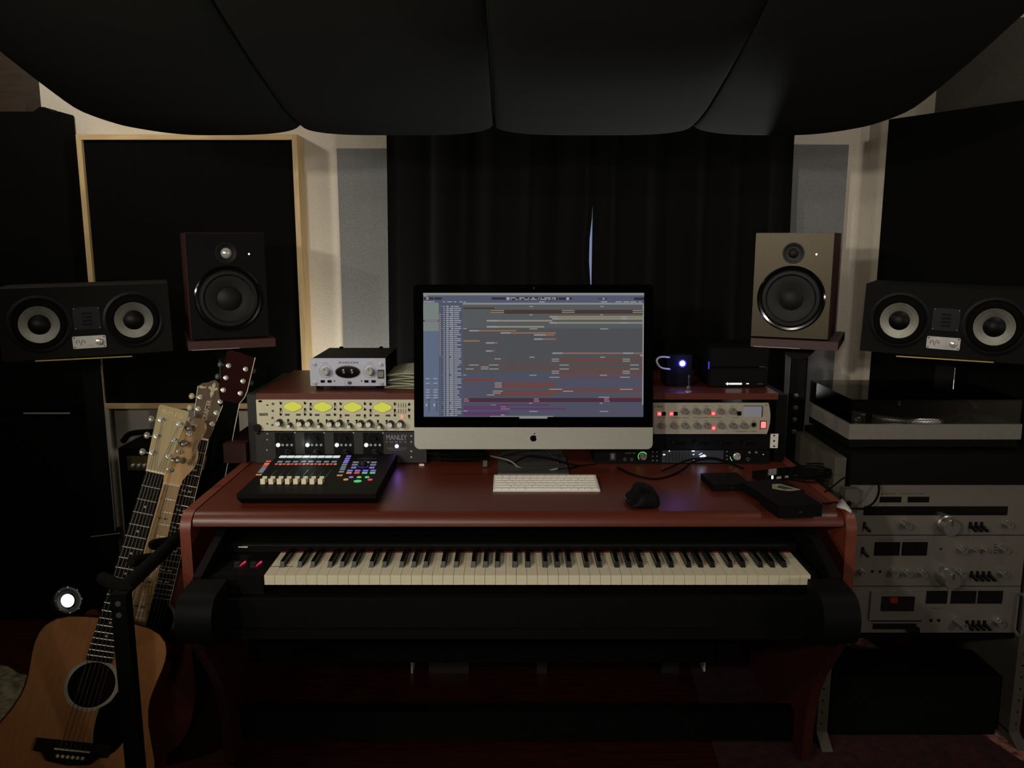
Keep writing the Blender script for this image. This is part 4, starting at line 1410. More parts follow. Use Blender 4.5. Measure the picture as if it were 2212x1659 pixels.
# ---- on the right hutch
zt = .9645
Yg = 2.40
a, c = at(1531, 843, Yg), at(1657, 843, Yg)
for k in range(2):
    h = .058
    o = thing('drive_enclosure', ('lower black box with a glowing white emblem on the right hutch', 'upper black box stacked on the one with the glowing emblem')[k], 'drive enclosure', ((a.x + c.x) / 2, Yg, zt + k * (h + .001)))
    hw = (c.x - a.x) / 2
    MB().box(-hw, hw, 0, .20, .003, h, bv=.002).put('case', 'black_satin', o)
    MB().box(-hw + .01, hw - .01, .01, .19, 0, .003).put('feet', 'rubber', o)
    MB().box(-hw + .003, hw - .003, -.0015, -.0002, .006, h - .004, bv=.0005).put('front_cover', 'panel_black', o)
    f = Face(o, Yg - .0016)
    if k == 0:
        b = MB()
        x, z = f.xz(1571.5, 829)
        b.prism([(x - .006, z), (x, z - .0045), (x + .006, z), (x, z + .0045)], 'y', f.y - .0008, f.y)
        b.put('emblem_light', 'led_white', o)
        f.box(1575.5, 827, 1602.5, 831, .0008, 'led_white', 'emblem_light', bv=.0004)
        f.box(1612, 827.6, 1617.6, 829.8, .0008, 'led_white', 'status_light')
        f.text(1642, 829, 'Quadra', 'ink_light', wpx=11, hpx=2)
    else:
        f.text(1646, 792.5, 'Quadra', 'ink_light', wpx=11, hpx=2)
        f.box(1530.2, 781, 1532.2, 797, .0008, 'blue_slit', 'edge_light')

lp = at(1474, 785, 2.42)
o = thing('blue_light_box', 'small black box with a bright blue light facing out, beside the monitor', 'light', (lp.x, 2.42, zt))
MB().box(-.045, .028, .0, .10, 0, .095, bv=.004).put('case', 'black_satin', o)
MB().lathe([(.0075, 0), (.0075, .002), (.004, .004), (0, .004)], (0, 0, lp.z - zt), (0, -1, 0)).put('lens', 'led_blue_white', o)
MB().lathe([(.012, 0), (.012, .003), (.0078, .003), (.0078, 0)], (0, 0, lp.z - zt), (0, -1, 0)).put('lens_ring', 'blue_slit', o)
light('blue_glow', 'POINT', (lp.x, 2.395, lp.z), 0.10, (0.16, 0.16, 1.0), 0.006)
cable([at(1449, 772, 2.43), at(1428, 771, 2.38), at(1419, 777, 2.37), at(1421, 787, 2.37), at(1430, 795, 2.38), at(1450, 798, 2.43)], .0028, 'white cable loop hanging beside the small blue light', 'alu_white', n=6)
fg = at(1486, 849, 2.34)
o = thing('guitar_figurine', 'tiny silver guitar figurine standing on the right hutch below the blue light', 'figurine', (fg.x, 2.335, zt))
MB().cyl((0, 0, 0), (0, 0, .0015), .010, seg=16).put('base', 'chrome', o)
MB().ball((0, 0, .010), .0062, (1, .4, 1.25), 12).put('figure_body', 'stand_alu', o)
MB().box(-.0012, .0012, -.001, .001, .014, .040).put('figure_neck', 'stand_alu', o)
MB().box(-.0024, .0024, -.001, .001, .0402, .047, bv=.0005).put('figure_head', 'stand_alu', o)
o = thing('trinket', 'small shiny trinket lying beside the tiny guitar figurine', 'trinket', (fg.x - .035, 2.335, zt))
MB().tube([(-.022, 0, .002), (-.008, .006, .006), (.004, 0, .003), (.016, .004, .005), (.022, 0, .002)], .0015, seg=6).put('chain', 'stand_alu', o)

# ================================================================== LOUDSPEAKERS
def studio_speaker(px, yaw, label, baffle):
    """two-way speaker; front face centre above pixel column px"""
    p = at(px, 620, 2.40)
    o = thing('studio_monitor', label, 'loudspeaker', (p.x, 2.40, 1.1085), rz=yaw)
    W_, H_, D_ = .107, .300, .26
    MB().box(-W_, W_, .004, D_, .004, H_ + .004, bv=.004).put('cabinet', 'cherry_dark', o)
    MB().box(-W_ + .001, W_ - .001, -.014, .0035, .005, H_ + .003, bv=.005, seg=3).put('baffle', baffle, o)
    wz, tz, tx = .118, .247, 0.0
    wf = MB().lathe([(.094, 0), (.094, .003), (.090, .005), (.084, .004), (.083, .002)], (0, -.014, wz), (0, -1, 0), 48).put('woofer', 'black_gloss', o)
    MB().lathe([(.0828, .0005), (.078, .006), (.070, .0065), (.065, .002), (.035, .0012), (.0345, .001)], (0, -.014, wz), (0, -1, 0), 48).put('woofer_cone', 'cone_black', wf)
    MB().lathe([(.034, .001), (.033, .007), (.024, .013), (.012, .016), (0, .017)], (0, -.014, wz), (0, -1, 0), 32).put('dust_cap', 'cone_black', wf)
    tw = MB().lathe([(.030, 0), (.030, .0015), (.027, .002), (.024, .0008), (.016, .0004), (.0155, .0004)], (tx, -.014, tz), (0, -1, 0), 36).put('tweeter', 'black_plastic', o)
    MB().lathe([(.015, .0006), (.012, .005), (.006, .0075), (0, .008)], (tx, -.014, tz), (0, -1, 0), 24).put('tweeter_dome', 'chrome' if baffle == 'black_satin' else 'cone_black', tw)
    MB().lathe([(.0026, 0), (.0024, .0012), (0, .0014)], (.062, -.014, tz - .003), (0, -1, 0), 12).put('power_light', 'led_softgreen', o)
    MB().box(-.095, .095, .0, .25, 0, .004).put('pad', 'rubber', o)
    return o


mat('baffle_bronze', rgb(62, 54, 38), 0.40, 0.6, var=0.05, scale=120)
studio_speaker(492, math.radians(24), 'dark two-way studio monitor on the left cherry shelf with a small green light', 'black_satin')
studio_speaker(1711, math.radians(-25), 'bronze-fronted two-way studio monitor on the right cherry shelf', 'baffle_bronze')


def speaker_shelf(px, yaw, label):
    p = at(px, 620, 2.40)
    s = -1 if yaw < 0 else 1
    o = thing('speaker_shelf', label, 'speaker stand', (p.x, 2.40, 0), rz=yaw)
    MB().box(-.118, .122, -.028, .27, 1.083, 1.1082, bv=.003).put('shelf_board', 'cherry_dark', o)
    MB().box(-.11, .02, -.0295, -.0285, 1.0835, 1.0850).put('edge_strip', 'chrome', o)
    b = MB()
    b.prism([(.052 * math.cos(PI + PI * k / 16), 1.0825 + .052 * math.sin(PI + PI * k / 16)) for k in range(17)], 'y', .135, .205, bv=.003)
    b.put('bracket', 'black_metal', o)
    b = MB()
    b.box(-.022, .024, .15, .20, .02, 1.035, bv=.003)
    b.put('post', 'black_satin', o)
    for k in range(4):
        MB().lathe([(.008, 0), (.008, .002), (.005, .003), (0, .003)], (.0, .15, .80 + k * .038), (0, -1, 0), 14).put('bolt', 'stand_alu', o)
    MB().box(-.0245, -.0222, .149, .155, .30, 1.03).put('post_edge', 'stand_alu', o)
    MB().box(-.05, .05, .125, .225, 0, .0195, bv=.006).put('base_plate', 'black_metal', o)
    return o


speaker_shelf(492, math.radians(24), 'cherry shelf on a black post under the dark left studio monitor')
speaker_shelf(1722, math.radians(-25), 'cherry shelf on a black post under the bronze right studio monitor')


def wide_speaker(px, py, yaw, label, roll=0.0):
    p = at(px, py, 2.28)
    o = thing('wide_monitor', label, 'loudspeaker', p, rz=yaw)
    o.rotation_euler = (0, roll, yaw)
    W_, H_ = .212, .0965
    MB().box(-W_, W_, -.006, .236, -H_, H_, bv=.010, seg=3).put('cabinet', 'eve_case', o)
    for s in (-1, 1):
        c = (s * .1165, -.006, -.002)
        wf = MB().lathe([(.079, -.001), (.079, .0015), (.072, .0035), (.068, .001), (.0675, .0008)], c, (0, -1, 0), 48).put('woofer', 'black_plastic', o)
        MB().lathe([(.067, .0008), (.062, .0055), (.054, .0058), (.0505, .002)], c, (0, -1, 0), 48).put('surround', 'rubber', wf)
        MB().lathe([(.0500, .002), (.0275, -.0005 + .0012)], c, (0, -1, 0), 48).put('cone', 'cone_silver', wf)
        MB().lathe([(.0272, .0006), (.026, .008), (.018, .014), (.008, .0175), (0, .018)], c, (0, -1, 0), 32).put('dust_cap', 'black_plastic', wf)
    tw = MB().prism(rrect(-.034, .034, -.022, .040, .014), 'y', -.0085, -.0062).put('tweeter_plate', 'black_plastic', o)
    b = MB()
    for k in range(4):
        b.box(-.012, .012, -.0105, -.0087, -.010 + k * .010, -.005 + k * .010, bv=.001)
    b.put('tweeter_ribbon', 'panel_black', tw)
    sc_ = MB()
    for x, z in ((.030, .036), (.030, -.018), (-.030, .036), (-.030, -.018)):
        sc_.lathe([(.0022, 0), (.0022, .001), (0, .001)], (x, -.0087, z), (0, -1, 0), 10)
    sc_.put('screw', 'stand_alu', tw)
    pl = MB().prism(rrect(-.0415, .0415, -.0735, -.0395, .004), 'y', -.0075, -.0062).put('badge_plate', 'paper_white', o)
    MB().lathe([(.0095, 0), (.009, .009), (.0075, .010), (0, .010)], (.024, -.0076, -.0565), (0, -1, 0), 24).put('volume_knob', 'chrome', pl)
    b = MB()
    for x in (-.037, .037):
        for z in (-.0695, -.0435):
            b.lathe([(.0019, 0), (.0019, .0006), (0, .0006)], (x, -.0077, z), (0, -1, 0), 10)
    b.put('badge_screw', 'ink', pl)
    # winged V emblem in a broken circle
    b = MB()
    cx_, cz_ = -.0215, -.0560
    for a0, a1 in ((-.5, .9), (PI - .9, PI + .5)):
        pts = [(cx_ + .0112 * math.cos(a0 + (a1 - a0) * k / 10), cz_ + .0085 * math.sin(a0 + (a1 - a0) * k / 10)) for k in range(11)]
        b.tube([(q_[0], -.0079, q_[1]) for q_ in pts], .0005, seg=6, sm=False)
    b.tube([(cx_ - .0045, -.0079, cz_ + .0075), (cx_, -.0079, cz_ - .0088), (cx_ + .0045, -.0079, cz_ + .0075)], .0008, seg=6, sm=False)
    b.tube([(cx_ - .0108, -.0079, cz_), (cx_ - .0048, -.0079, cz_ + .001)], .0005, seg=6, sm=False)
    b.tube([(cx_ + .0048, -.0079, cz_ + .001), (cx_ + .0108, -.0079, cz_)], .0005, seg=6, sm=False)
    b.put('badge_emblem', 'ink', pl)
    text('SC307', o, 'ink_light', (.002, -.0077, -.0665), width=.016, size=.0026)
    return o


wide_speaker(189, 694, math.radians(23), 'wide black monitor with two bright silver cones and a white badge, at the left edge', math.radians(-1.0))
wide_speaker(2043, 697, math.radians(-30), 'wide black monitor with two dim grey cones and a cream badge, at the right edge', math.radians(1.5))


def wide_stand(px, yaw, z, lean, label, gl=True):
    p = at(px, 760, 2.28)
    o = thing('monitor_stand', label, 'speaker stand', (p.x, 2.28, 0), rz=yaw)
    MB().box(-.115, .125, -.01, .29, z - .006, z, bv=.001).put('top_plate', 'black_metal', o)
    MB().box(-.115, .125, -.0125, -.0105, z - .004, z - .001).put('plate_edge', 'brass', o)
    MB().box(-.026, .026, .252, .288, .46, z - .0065, bv=.004).put('upper_post', 'black_satin', o)
    MB().box(-.032, .032, .248, .292, .02, .455, bv=.004).put('lower_post', 'black_satin', o)
    MB().box(.0265, .0285, .250, .256, .48, z - .06).put('edge_trim', 'chrome', o)
    MB().box(-.042, .042, .244, .298, .455, .475, bv=.003).put('height_clamp', 'black_metal', o)
    MB().box(-.042, .042, .2425, .2435, .4705, .4735).put('clamp_edge', 'chrome', o)
    MB().box(-.07, .07, .255, .36, 0, .02, bv=.006).put('base', 'black_metal', o)
    return o


wide_stand(178, math.radians(23), 1.0715, 0, 'black post stand under the left wide monitor')
wide_stand(2036, math.radians(-30), 1.0705, 0, 'black post stand under the right wide monitor, behind the turntable')

# ================================================================== LEFT SIDE
ct = at(188, 886, 2.87)
o = thing('equipment_case', 'large black equipment case with a shiny top edge at the far left', 'case', (-1.9, 2.87, 0))
cx1, cz1 = ct.x + 1.9, ct.z
MB().box(-.60, cx1, 0, .11, .06, cz1 - .0225, bv=.01, seg=3).put('case_body', 'black_satin', o)
MB().box(-.60, cx1, -.002, .11, cz1 - .022, cz1, bv=.004).put('case_lid', 'black_gloss', o)
l0, l1 = at(50, 882, 2.865), at(150, 875, 2.865)
MB().box(l0.x + 1.9, l1.x + 1.9, -.008, -.0025, cz1 - .012, cz1 - .008, bv=.001).put('edge_glint', 'chrome', o)  # chrome strip put in as the glint along the glossy lid edge
b = MB()
for x in (-.52, cx1 - .08):
    b.cyl((x, .055, 0), (x, .055, .06), .03, seg=14)
b.put('castor', 'rubber', o)

am = thing('guitar_amplifier', 'black combo guitar amplifier with a gold control panel behind the guitars', 'amplifier', (-1.09, 2.70, 0))
a0, a1 = at(255, 968, 2.70), at(270, 985, 2.70)
zt = a0.z
ax0 = a0.x + 1.09
MB().box(ax0, .20, 0, .24, .02, zt, bv=.018, seg=3).put('cabinet', 'black_satin', am)
zp0, zp1 = at(290, 1015, 2.70).z, at(290, 985, 2.70).z
pn = MB().box(ax0 + .028, .17, -.004, .0, zp0, zp1).put('control_panel', 'gold_panel', am)
for px in (290, 303, 315, 328, 341):
    q_ = at(px, 1004, 2.70)
    MB().lathe([(.006, 0), (.006, .010), (.004, .012), (0, .012)], (q_.x + 1.09, -.0045, q_.z), (0, -1, 0), 16).put('control_knob', 'chrome', pn)
MB().box(ax0 + .028, .17, -.004, .0, .05, zp0 - .02, bv=.001).put('grille_cloth', 'black_fabric', am)
h0 = at(302, 955, 2.80)
MB().tube([(h0.x + 1.09 - .06, .10, zt - .002), (h0.x + 1.09 - .02, .10, zt + .028), (h0.x + 1.09 + .10, .10, zt + .03), (h0.x + 1.09 + .14, .10, zt - .002)], .010, seg=8).put('carry_handle', 'rubber', am)
b = MB()
for x in (ax0 + .04, .16):
    for y in (.04, .20):
        b.cyl((x, y, 0), (x, y, .022), .018, seg=14)
b.put('feet', 'rubber', am)

# floor spotlight
pk = at(147, 1297, 2.66)
o = thing('floor_spotlight', 'small shining round spotlight in a chrome ring on the wooden floor', 'spotlight', (pk.x, pk.y, 0))
dd = Vector((.50, -.78, .42)).normalized()
c = Vector((0, 0, pk.z))
dd = Vector((.80, -.42, .48)).normalized()
MB().lathe([(.0, -.05), (.034, -.05), (.046, -.012), (.048, .003), (.043, .005), (.040, -.001), (.030, -.004)], c, dd, 36).put('reflector', 'stand_alu', o)
MB().lathe([(.023, -.003), (.020, .003), (0, .005)], c, dd, 28).put('bulb', 'puck_white', o)
b = MB()
for k in range(8):
    a = 2 * PI * k / 8
    q_ = c + rot_to(dd) @ Vector((.045 * math.cos(a), .045 * math.sin(a), .006))
    b.ball(q_, .0032, seg=8)
b.put('ring_bolt', 'chrome', o)
MB().box(-.10, -.015, .03, .11, 0.0125, pk.z - .02, bv=.01).put('housing', 'black_satin', o)
MB().box(-.11, .06, -.02, .12, 0, .012, bv=.003).put('foot', 'black_metal', o)
MB().box(-.012, .012, .035, .055, .0125, pk.z + .01, bv=.003).put('yoke', 'black_metal', o)

# ================================================================== GUITARS
def guitar_frame(nut_px, nut_d, low_px, low_d, roll=0.0):
    """matrix whose origin is the nut, -Y runs down the neck, +Z faces the viewer"""
    def P(px, d):
        r = _dir(*px)
        return Vector((r.x * d, r.y * d, r.z * d + CAM_Z))
    N, L = P(nut_px, nut_d), P(low_px, low_d)
    y = (N - L).normalized()
    view = (Vector((0, 0, CAM_Z)) - (N + L) / 2).normalized()
    z = (view - y * view.dot(y)).normalized()
    z = Matrix.Rotation(roll, 3, y) @ z
    x = y.cross(z)
    m = Matrix((x, y, z)).transposed().to_4x4()
    m.translation = N
    return m, (N - L).length


def fret_pos(k, scale): return -scale * (1 - 2 ** (-k / 12))


def tuner(parent, x, y, side, button, L=.016, post=True):
    if post:
        MB().lathe([(.0072, 0), (.0072, .0012), (.0062, .0018), (.0034, .0018), (.0034, .008), (.0026, .009), (0, .009)], (x, y, 0), (0, 0, 1), 16).put('tuning_post', 'chrome', parent)
    b = MB()
    b.box(x - .006, x + .006, y - .008, y + .008, -.026, -.0165, bv=.002)
    b.cyl((x, y, -.021), (x + side * L, y, -.021), .002, seg=8)
    b.ball((x + side * (L + .007), y, -.021), .0080, (1.0, 1.15, .6), 12, mi=1)
    b.put('tuning_key', ['tuner_metal', button], parent)


def neck_and_board(g, scale, nfrets, w0, w1, board, neck_m, board_len=None, binding=False, strings=True, bridge_y=None, dots='dot', end_body=.36, thin=.0):
    bl = board_len or -fret_pos(nfrets, scale) + .012
    hw = lambda y: (w0 + (w1 - w0) * min(1, -y / bl)) / 2
    pts = [(-hw(0), 0), (hw(0), 0), (hw(-bl), -bl), (-hw(-bl), -bl)]
    fb = MB().prism([pts[3], pts[2], pts[1], pts[0]], 'z', -.006, 0.0).put('fretboard', board, g)
    if binding:
        b = MB()
        for s in (-1, 1):
            b.prism([(s * hw(-bl), -bl), (s * (hw(-bl) + .0016), -bl), (s * (hw(0) + .0016), 0), (s * hw(0), 0)][::s], 'z', -.006, .0002)
        b.put('binding', 'bone', fb)
    b = MB()
    for k in range(1, nfrets + 1):
        y = fret_pos(k, scale)
        if y < -bl: break
        b.box(-hw(y) + .0005, hw(y) - .0005, y - .0010, y + .0010, 0, .0011)
    b.put('fret', 'fret_wire', fb)
    b = MB()
    for k in (3, 5, 7, 9, 12, 15, 17):
        if k > nfrets: continue
        y = (fret_pos(k, scale) + fret_pos(k - 1, scale)) / 2
        if dots == 'dot':
            for ox_ in ((-.009, .009) if k == 12 else (0,)):
                b.lathe([(.0028, 0), (.0028, .0002), (0, .0002)], (ox_, y, 0), seg=12)
        else:
            w_ = hw(y) * .62
            for s in (-1, 1):
                b.prism([(s * .001, y - .003), (s * w_ * .45, y + .003), (s * w_ * .6, y - .001), (s * w_, y + .004), (s * w_ * .8, y - .003), (s * w_ * .5, y - .003)][::s], 'z', 0, .0002)
    b.put('inlay', 'pearl' if dots != 'dark' else 'ink', fb)
    MB().box(-w0 / 2 - .0005, w0 / 2 + .0005, 0, .005, -.006, .003, bv=.0008).put('nut', 'bone', g)
    nk = MB()
    nk.grid(lambda u, v: ((-hw(-v * end_body) + .0002) * math.cos(PI * u), -v * end_body, -.0062 - .015 * math.sin(PI * u)), 14, 8)
    nk.put('neck', neck_m, g, thick=.0008, ang=60)
    if strings and bridge_y:
        b = MB()
        for k in range(6):
            t = k / 5 - .5
            b.tube([(t * (w0 - .008), .002, .0032), (t * .052, bridge_y, .008 + thin)], .00045 + .00008 * (5 - k), seg=5, sm=False)
        b.put('strings', 'stand_alu', g)


# ---- 1: dreadnought acoustic at the front
mx, Lr = guitar_frame((335, 1022), 2.08, (160, 1607), 1.87)
SCALE = .645
g = thing('acoustic_guitar', 'acoustic guitar with a pale spruce top and tan headstock, in front of the others', 'guitar', mx=mx)
S = SCALE
T0 = -.355
halfw = [(0, .012), (.003, .055), (.008, .090), (.018, .115), (.035, .134), (.055, .1425), (.076, .145), (.10, .1435), (.122, .140), (.145, .137), (.168, .1355), (.19, .138), (.22, .147), (.249, .160), (.294, .181), (.33, .192), (.37, .1975), (.40, .1985), (.43, .194), (.46, .178), (.482, .152), (.497, .115), (.506, .06), (.508, .015)]
outl = [(-w_, T0 - t) for t, w_ in halfw] + [(w_, T0 - t) for t, w_ in reversed(halfw)]
ZF = -.0065


def body(outl, zf, depth, top_m, side_m, hole=None, binding=True):
    b = MB()
    n = len(outl)
    V = [[b.bm.verts.new((x, y, z)) for x, y in outl] for z in (zf - .0025, zf - depth)]
    for k in range(n):
        b.bm.faces.new([V[0][k], V[0][(k + 1) % n], V[1][(k + 1) % n], V[1][k]])
    b.bm.faces.new(V[1])
    b.put('body_shell', side_m, g, ang=30)
    t = MB()
    if hole:
        hx, hy, hr = hole
        m_ = 60
        O = []
        for k in range(m_):
            a = 2 * PI * k / m_
            d_ = Vector((math.cos(a), math.sin(a)))
            best = None
            for i in range(n):
                p, q2 = Vector(outl[i]), Vector(outl[(i + 1) % n])
                e_ = q2 - p
                den = d_.x * e_.y - d_.y * e_.x
                if abs(den) < 1e-9: continue
                w_ = p - Vector((hx, hy))
                tt = (w_.x * e_.y - w_.y * e_.x) / den
                uu = (w_.x * d_.y - w_.y * d_.x) / den
                if tt > 0 and -1e-6 <= uu <= 1 + 1e-6 and (best is None or tt > best):
                    best = tt
            O.append((a, best))
        # fan from the hole rim to the outline, using every outline point so the edge stays exact
        pts = sorted([(math.atan2(y - hy, x - hx) % (2 * PI), x, y) for x, y in outl])
        ri = [t.bm.verts.new((hx + hr * math.cos(a), hy + hr * math.sin(a), zf)) for a, _, _ in pts]
        ro = [t.bm.verts.new((x, y, zf)) for _, x, y in pts]
        rb = [t.bm.verts.new((hx + hr * math.cos(a), hy + hr * math.sin(a), zf - .003)) for a, _, _ in pts]
        nn = len(pts)
        for k in range(nn):
            k2 = (k + 1) % nn
            t.bm.faces.new([ri[k], ro[k], ro[k2], ri[k2]])
            t.bm.faces.new([ri[k2], ri[k], rb[k], rb[k2]])
    else:
        t.bm.faces.new([t.bm.verts.new((x, y, zf)) for x, y in outl])
    t.put('soundboard', top_m, g)
    if binding:
        t = MB()
        A_ = [t.bm.verts.new((x, y, zf + .0003)) for x, y in outl]
        cxm, cym = 0, sum(p[1] for p in outl) / n
        I_ = []
        for k in range(n):
            p, q2 = Vector(outl[(k - 1) % n]), Vector(outl[(k + 1) % n])
            nrm = Vector((-(q2 - p).y, (q2 - p).x)).normalized()
            if nrm.dot(Vector((cxm - outl[k][0], cym - outl[k][1]))) < 0: nrm = -nrm
            I_.append(t.bm.verts.new((outl[k][0] + nrm.x * .003, outl[k][1] + nrm.y * .003, zf + .0003)))
        B_ = [t.bm.verts.new((x * 1.001, y, zf - .006)) for x, y in outl]
        for k in range(n):
            k2 = (k + 1) % n
            t.bm.faces.new([A_[k], A_[k2], I_[k2], I_[k]])
            t.bm.faces.new([A_[k], B_[k], B_[k2], A_[k2]])
        t.put('body_binding', 'head_red' if top_m == 'spruce' else 'bone', g)


hy = -.5055
body(outl, ZF, .118, 'spruce', 'mahogany', hole=(0, hy, .050))
MB().lathe([(.0575, .0), (.0575, .0006), (.0515, .0006), (.0515, .0)], (0, hy, ZF), seg=48).put('rosette', 'paper', g)
MB().lathe([(.051, -.0030), (.051, .0007), (.0500, .0007), (.0500, -.003)], (0, hy, ZF), seg=48).put('soundhole_edge', 'bone', g)
pg = [(.030, -.553), (.050, -.535), (.0585, -.515), (.068, -.512), (.080, -.53), (.098, -.565), (.104, -.60), (.092, -.635), (.068, -.652), (.045, -.640), (.034, -.61), (.030, -.58)]
MB().prism([p.to_2d() for p in smooth_path([(x, y, 0) for x, y in pg + [pg[0]]], 5)[:-1]], 'z', ZF + .0002, ZF + .0012).put('pickguard', 'pick_black', g)
by = -S
br = [(-.078, by + .018), (.078, by + .018), (.078, by - .008), (.060, by - .010), (.045, by - .026), (0, by - .032), (-.045, by - .026), (-.060, by - .010), (-.078, by - .008)]
bro = MB().prism(br, 'z', ZF, ZF + .008, bv=.001).put('bridge', 'fretboard', g)
MB().box(-.037, .037, by - .0015, by + .0015, ZF + .008, ZF + .013).put('saddle', 'bone', bro)
b = MB()
for k in range(6):
    b.lathe([(.0035, 0), (.0040, .003), (.002, .005), (0, .005)], (-.026 + .0104 * k, by - .014, ZF + .008), seg=14)
b.put('bridge_pin', 'bone', bro)
neck_and_board(g, S, 20, .044, .056, 'fretboard', 'mahogany', bridge_y=by, end_body=.355)
hd = [(-.0225, .005), (.0225, .005), (.0262, .034), (.0290, .056), (.0375, .168), (.034, .174), (-.034, .174), (-.0375, .168), (-.0290, .056), (-.0262, .034)]
hs = MB().prism(hd, 'z', -.0165, -.001, bv=.0012).put('headstock', 'head_tan', g)
MB().prism([(.0291, .058), (.0301, .058), (.0386, .167), (.0376, .167)], 'z', -.0165, -.002).put('headstock_edge', 'violet_edge', hs)
for k in range(3):
    for s in (-1, 1):
        tuner(hs, s * (.0200 + .0013 * k), .049 + .0435 * k, s, 'tuner_metal')
b = MB()
for k in range(6):
    s = -1 if k < 3 else 1
    j = k if k < 3 else 5 - k
    t = k / 5 - .5
    b.tube([(t * .036, .004, .0032), (s * (.0185 + .0013 * j), .049 + .0435 * j, .003)], .0005, seg=5, sm=False)
b.put('headstock_strings', 'stand_alu', hs)
text('Martin & Co', hs, 'gilt', (0, .158, -.0006), width=.054, size=.0125, rot=(0, 0, 0), shear=.3, bold=.01)
text('EST. 1833', hs, 'gilt', (0, .1445, -.0006), width=.026, size=.0034, rot=(0, 0, 0))

# ---- 2: maple-neck electric
mx, Lr = guitar_frame((370, 1049), 2.20, (296, 1330), 2.13)
g = thing('electric_guitar', 'electric guitar with a worn pale maple neck and headstock, behind the acoustic guitar', 'guitar', mx=mx)
S = .648
hd = [(-.021, .005), (.021, .005), (.024, .018), (.035, .040), (.044, .056), (.048, .074), (.046, .095), (.040, .112), (.041, .128), (.048, .150), (.050, .166), (.044, .182), (.030, .190), (.014, .186), (-.004, .160), (-.018, .100), (-.024, .050), (-.026, .030), (-.023, .014)]
hs = MB().prism([p.to_2d() for p in smooth_path([(x, y, 0) for x, y in hd + [hd[0]]], 4)[:-1]], 'z', -.0165, -.002, bv=.0015).put('headstock', 'maple', g)
for k in range(6):
    tuner(hs, -.014 + .0060 * k, .040 + .0258 * k, -1, 'tuner_metal', L=.014)
text('Fender', hs, 'ink', (.034, .078, -.0016), width=.036, size=.011, rot=(0, 0, 1.25), shear=.3)
text('ORIGINAL', hs, 'ink', (.031, .116, -.0016), width=.034, size=.0045, rot=(0, 0, 1.45))
neck_and_board(g, S, 21, .042, .056, 'maple', 'maple', dots='dark', bridge_y=-S, end_body=.45)
bo = [(-.03, -.40), (-.06, -.375), (-.095, -.345), (-.118, -.35), (-.128, -.385), (-.122, -.44), (-.112, -.50), (-.128, -.57), (-.155, -.64), (-.160, -.70), (-.135, -.76), (-.07, -.80), (.0, -.812),
      (.07, -.80), (.135, -.76), (.158, -.70), (.150, -.64), (.122, -.57), (.108, -.50), (.112, -.45), (.110, -.42), (.09, -.408), (.06, -.43), (.03, -.44)]
sb = MB().prism([p.to_2d() for p in smooth_path([(x, y, 0) for x, y in bo + [bo[0]]], 4)[:-1]], 'z', -.052, -.010, bv=.005, seg=3).put('body', 'sunburst', g, ang=50)
MB().box(-.04, .04, -S - .02, -S + .02, -.0098, .002, bv=.002).put('bridge', 'chrome', g)
for k in range(3):
    MB().box(-.036, .036, -.50 - k * .055, -.485 - k * .055, -.0098, -.003, bv=.003).put('pickup', 'bone', g)

# ---- 3: acoustic with ornate dark headstock
mx, Lr = guitar_frame((432, 949), 2.36, (337, 1318), 2.26)
g = thing('acoustic_guitar', 'dark acoustic guitar with an ornate inlaid headstock and winged fretboard inlays', 'guitar', mx=mx)
S = .650
hd = [(-.022, .005), (.022, .005), (.029, .030), (.031, .060), (.036, .110), (.042, .148), (.030, .160), (.018, .164), (.008, .172), (0, .176), (-.008, .172), (-.018, .164), (-.030, .160), (-.042, .148), (-.036, .110), (-.031, .060), (-.029, .030)]
hs = MB().prism(hd, 'z', -.0165, -.001, bv=.0012).put('headstock', 'head_brown', g)
b = MB()
for s in (-1, 1):
    b.prism([(s * .0300, .060), (s * .0315, .060), (s * .0428, .148), (s * .0410, .148)][::s], 'z', -.0165, -.0004)
b.put('headstock_binding', 'bone', hs)
for k in range(3):
    for s in (-1, 1):
        tuner(hs, s * (.022 + .003 * k), .050 + .034 * k, s, 'pearl')
b = MB()
fl_ = [(0, .170), (.005, .160), (.003, .152), (.010, .156), (.014, .150), (.008, .146), (.004, .143), (.005, .134), (0, .122), (-.005, .134), (-.004, .143), (-.008, .146), (-.014, .150), (-.010, .156), (-.003, .152), (-.005, .160)]
b.prism(fl_, 'z', -.0010, -.0004)
for s in (-1, 1):
    b.prism([(s * .018, .152), (s * .026, .149), (s * .032, .152), (s * .040, .146), (s * .034, .143), (s * .026, .144), (s * .020, .147)][::s], 'z', -.0010, -.0004)
b.put('headstock_inlay', 'pearl', hs)
text('CRAFTER', hs, 'pearl', (-.002, .085, -.0006), width=.060, size=.0125, rot=(0, 0, PI / 2), bold=.01)
neck_and_board(g, S, 20, .044, .058, 'fretboard_red', 'mahogany', binding=True, dots='wing', bridge_y=-S, end_body=.36)
hw3 = [(t, w_ * .80) for t, w_ in halfw]
outl = [(-w_, T0 - t) for t, w_ in hw3] + [(w_, T0 - t) for t, w_ in reversed(hw3)]
body(outl, ZF, .09, 'sunburst', 'mahogany', hole=(0, -.505, .050), binding=False)
MB().lathe([(.0585, .0), (.0585, .0006), (.0515, .0006), (.0515, .0)], (0, -.505, ZF), seg=40).put('rosette', 'head_brown', g)
MB().prism([(-.07, -S + .015), (.07, -S + .015), (.07, -S - .012), (-.07, -S - .012)], 'z', ZF, ZF + .008).put('bridge', 'fretboard', g)

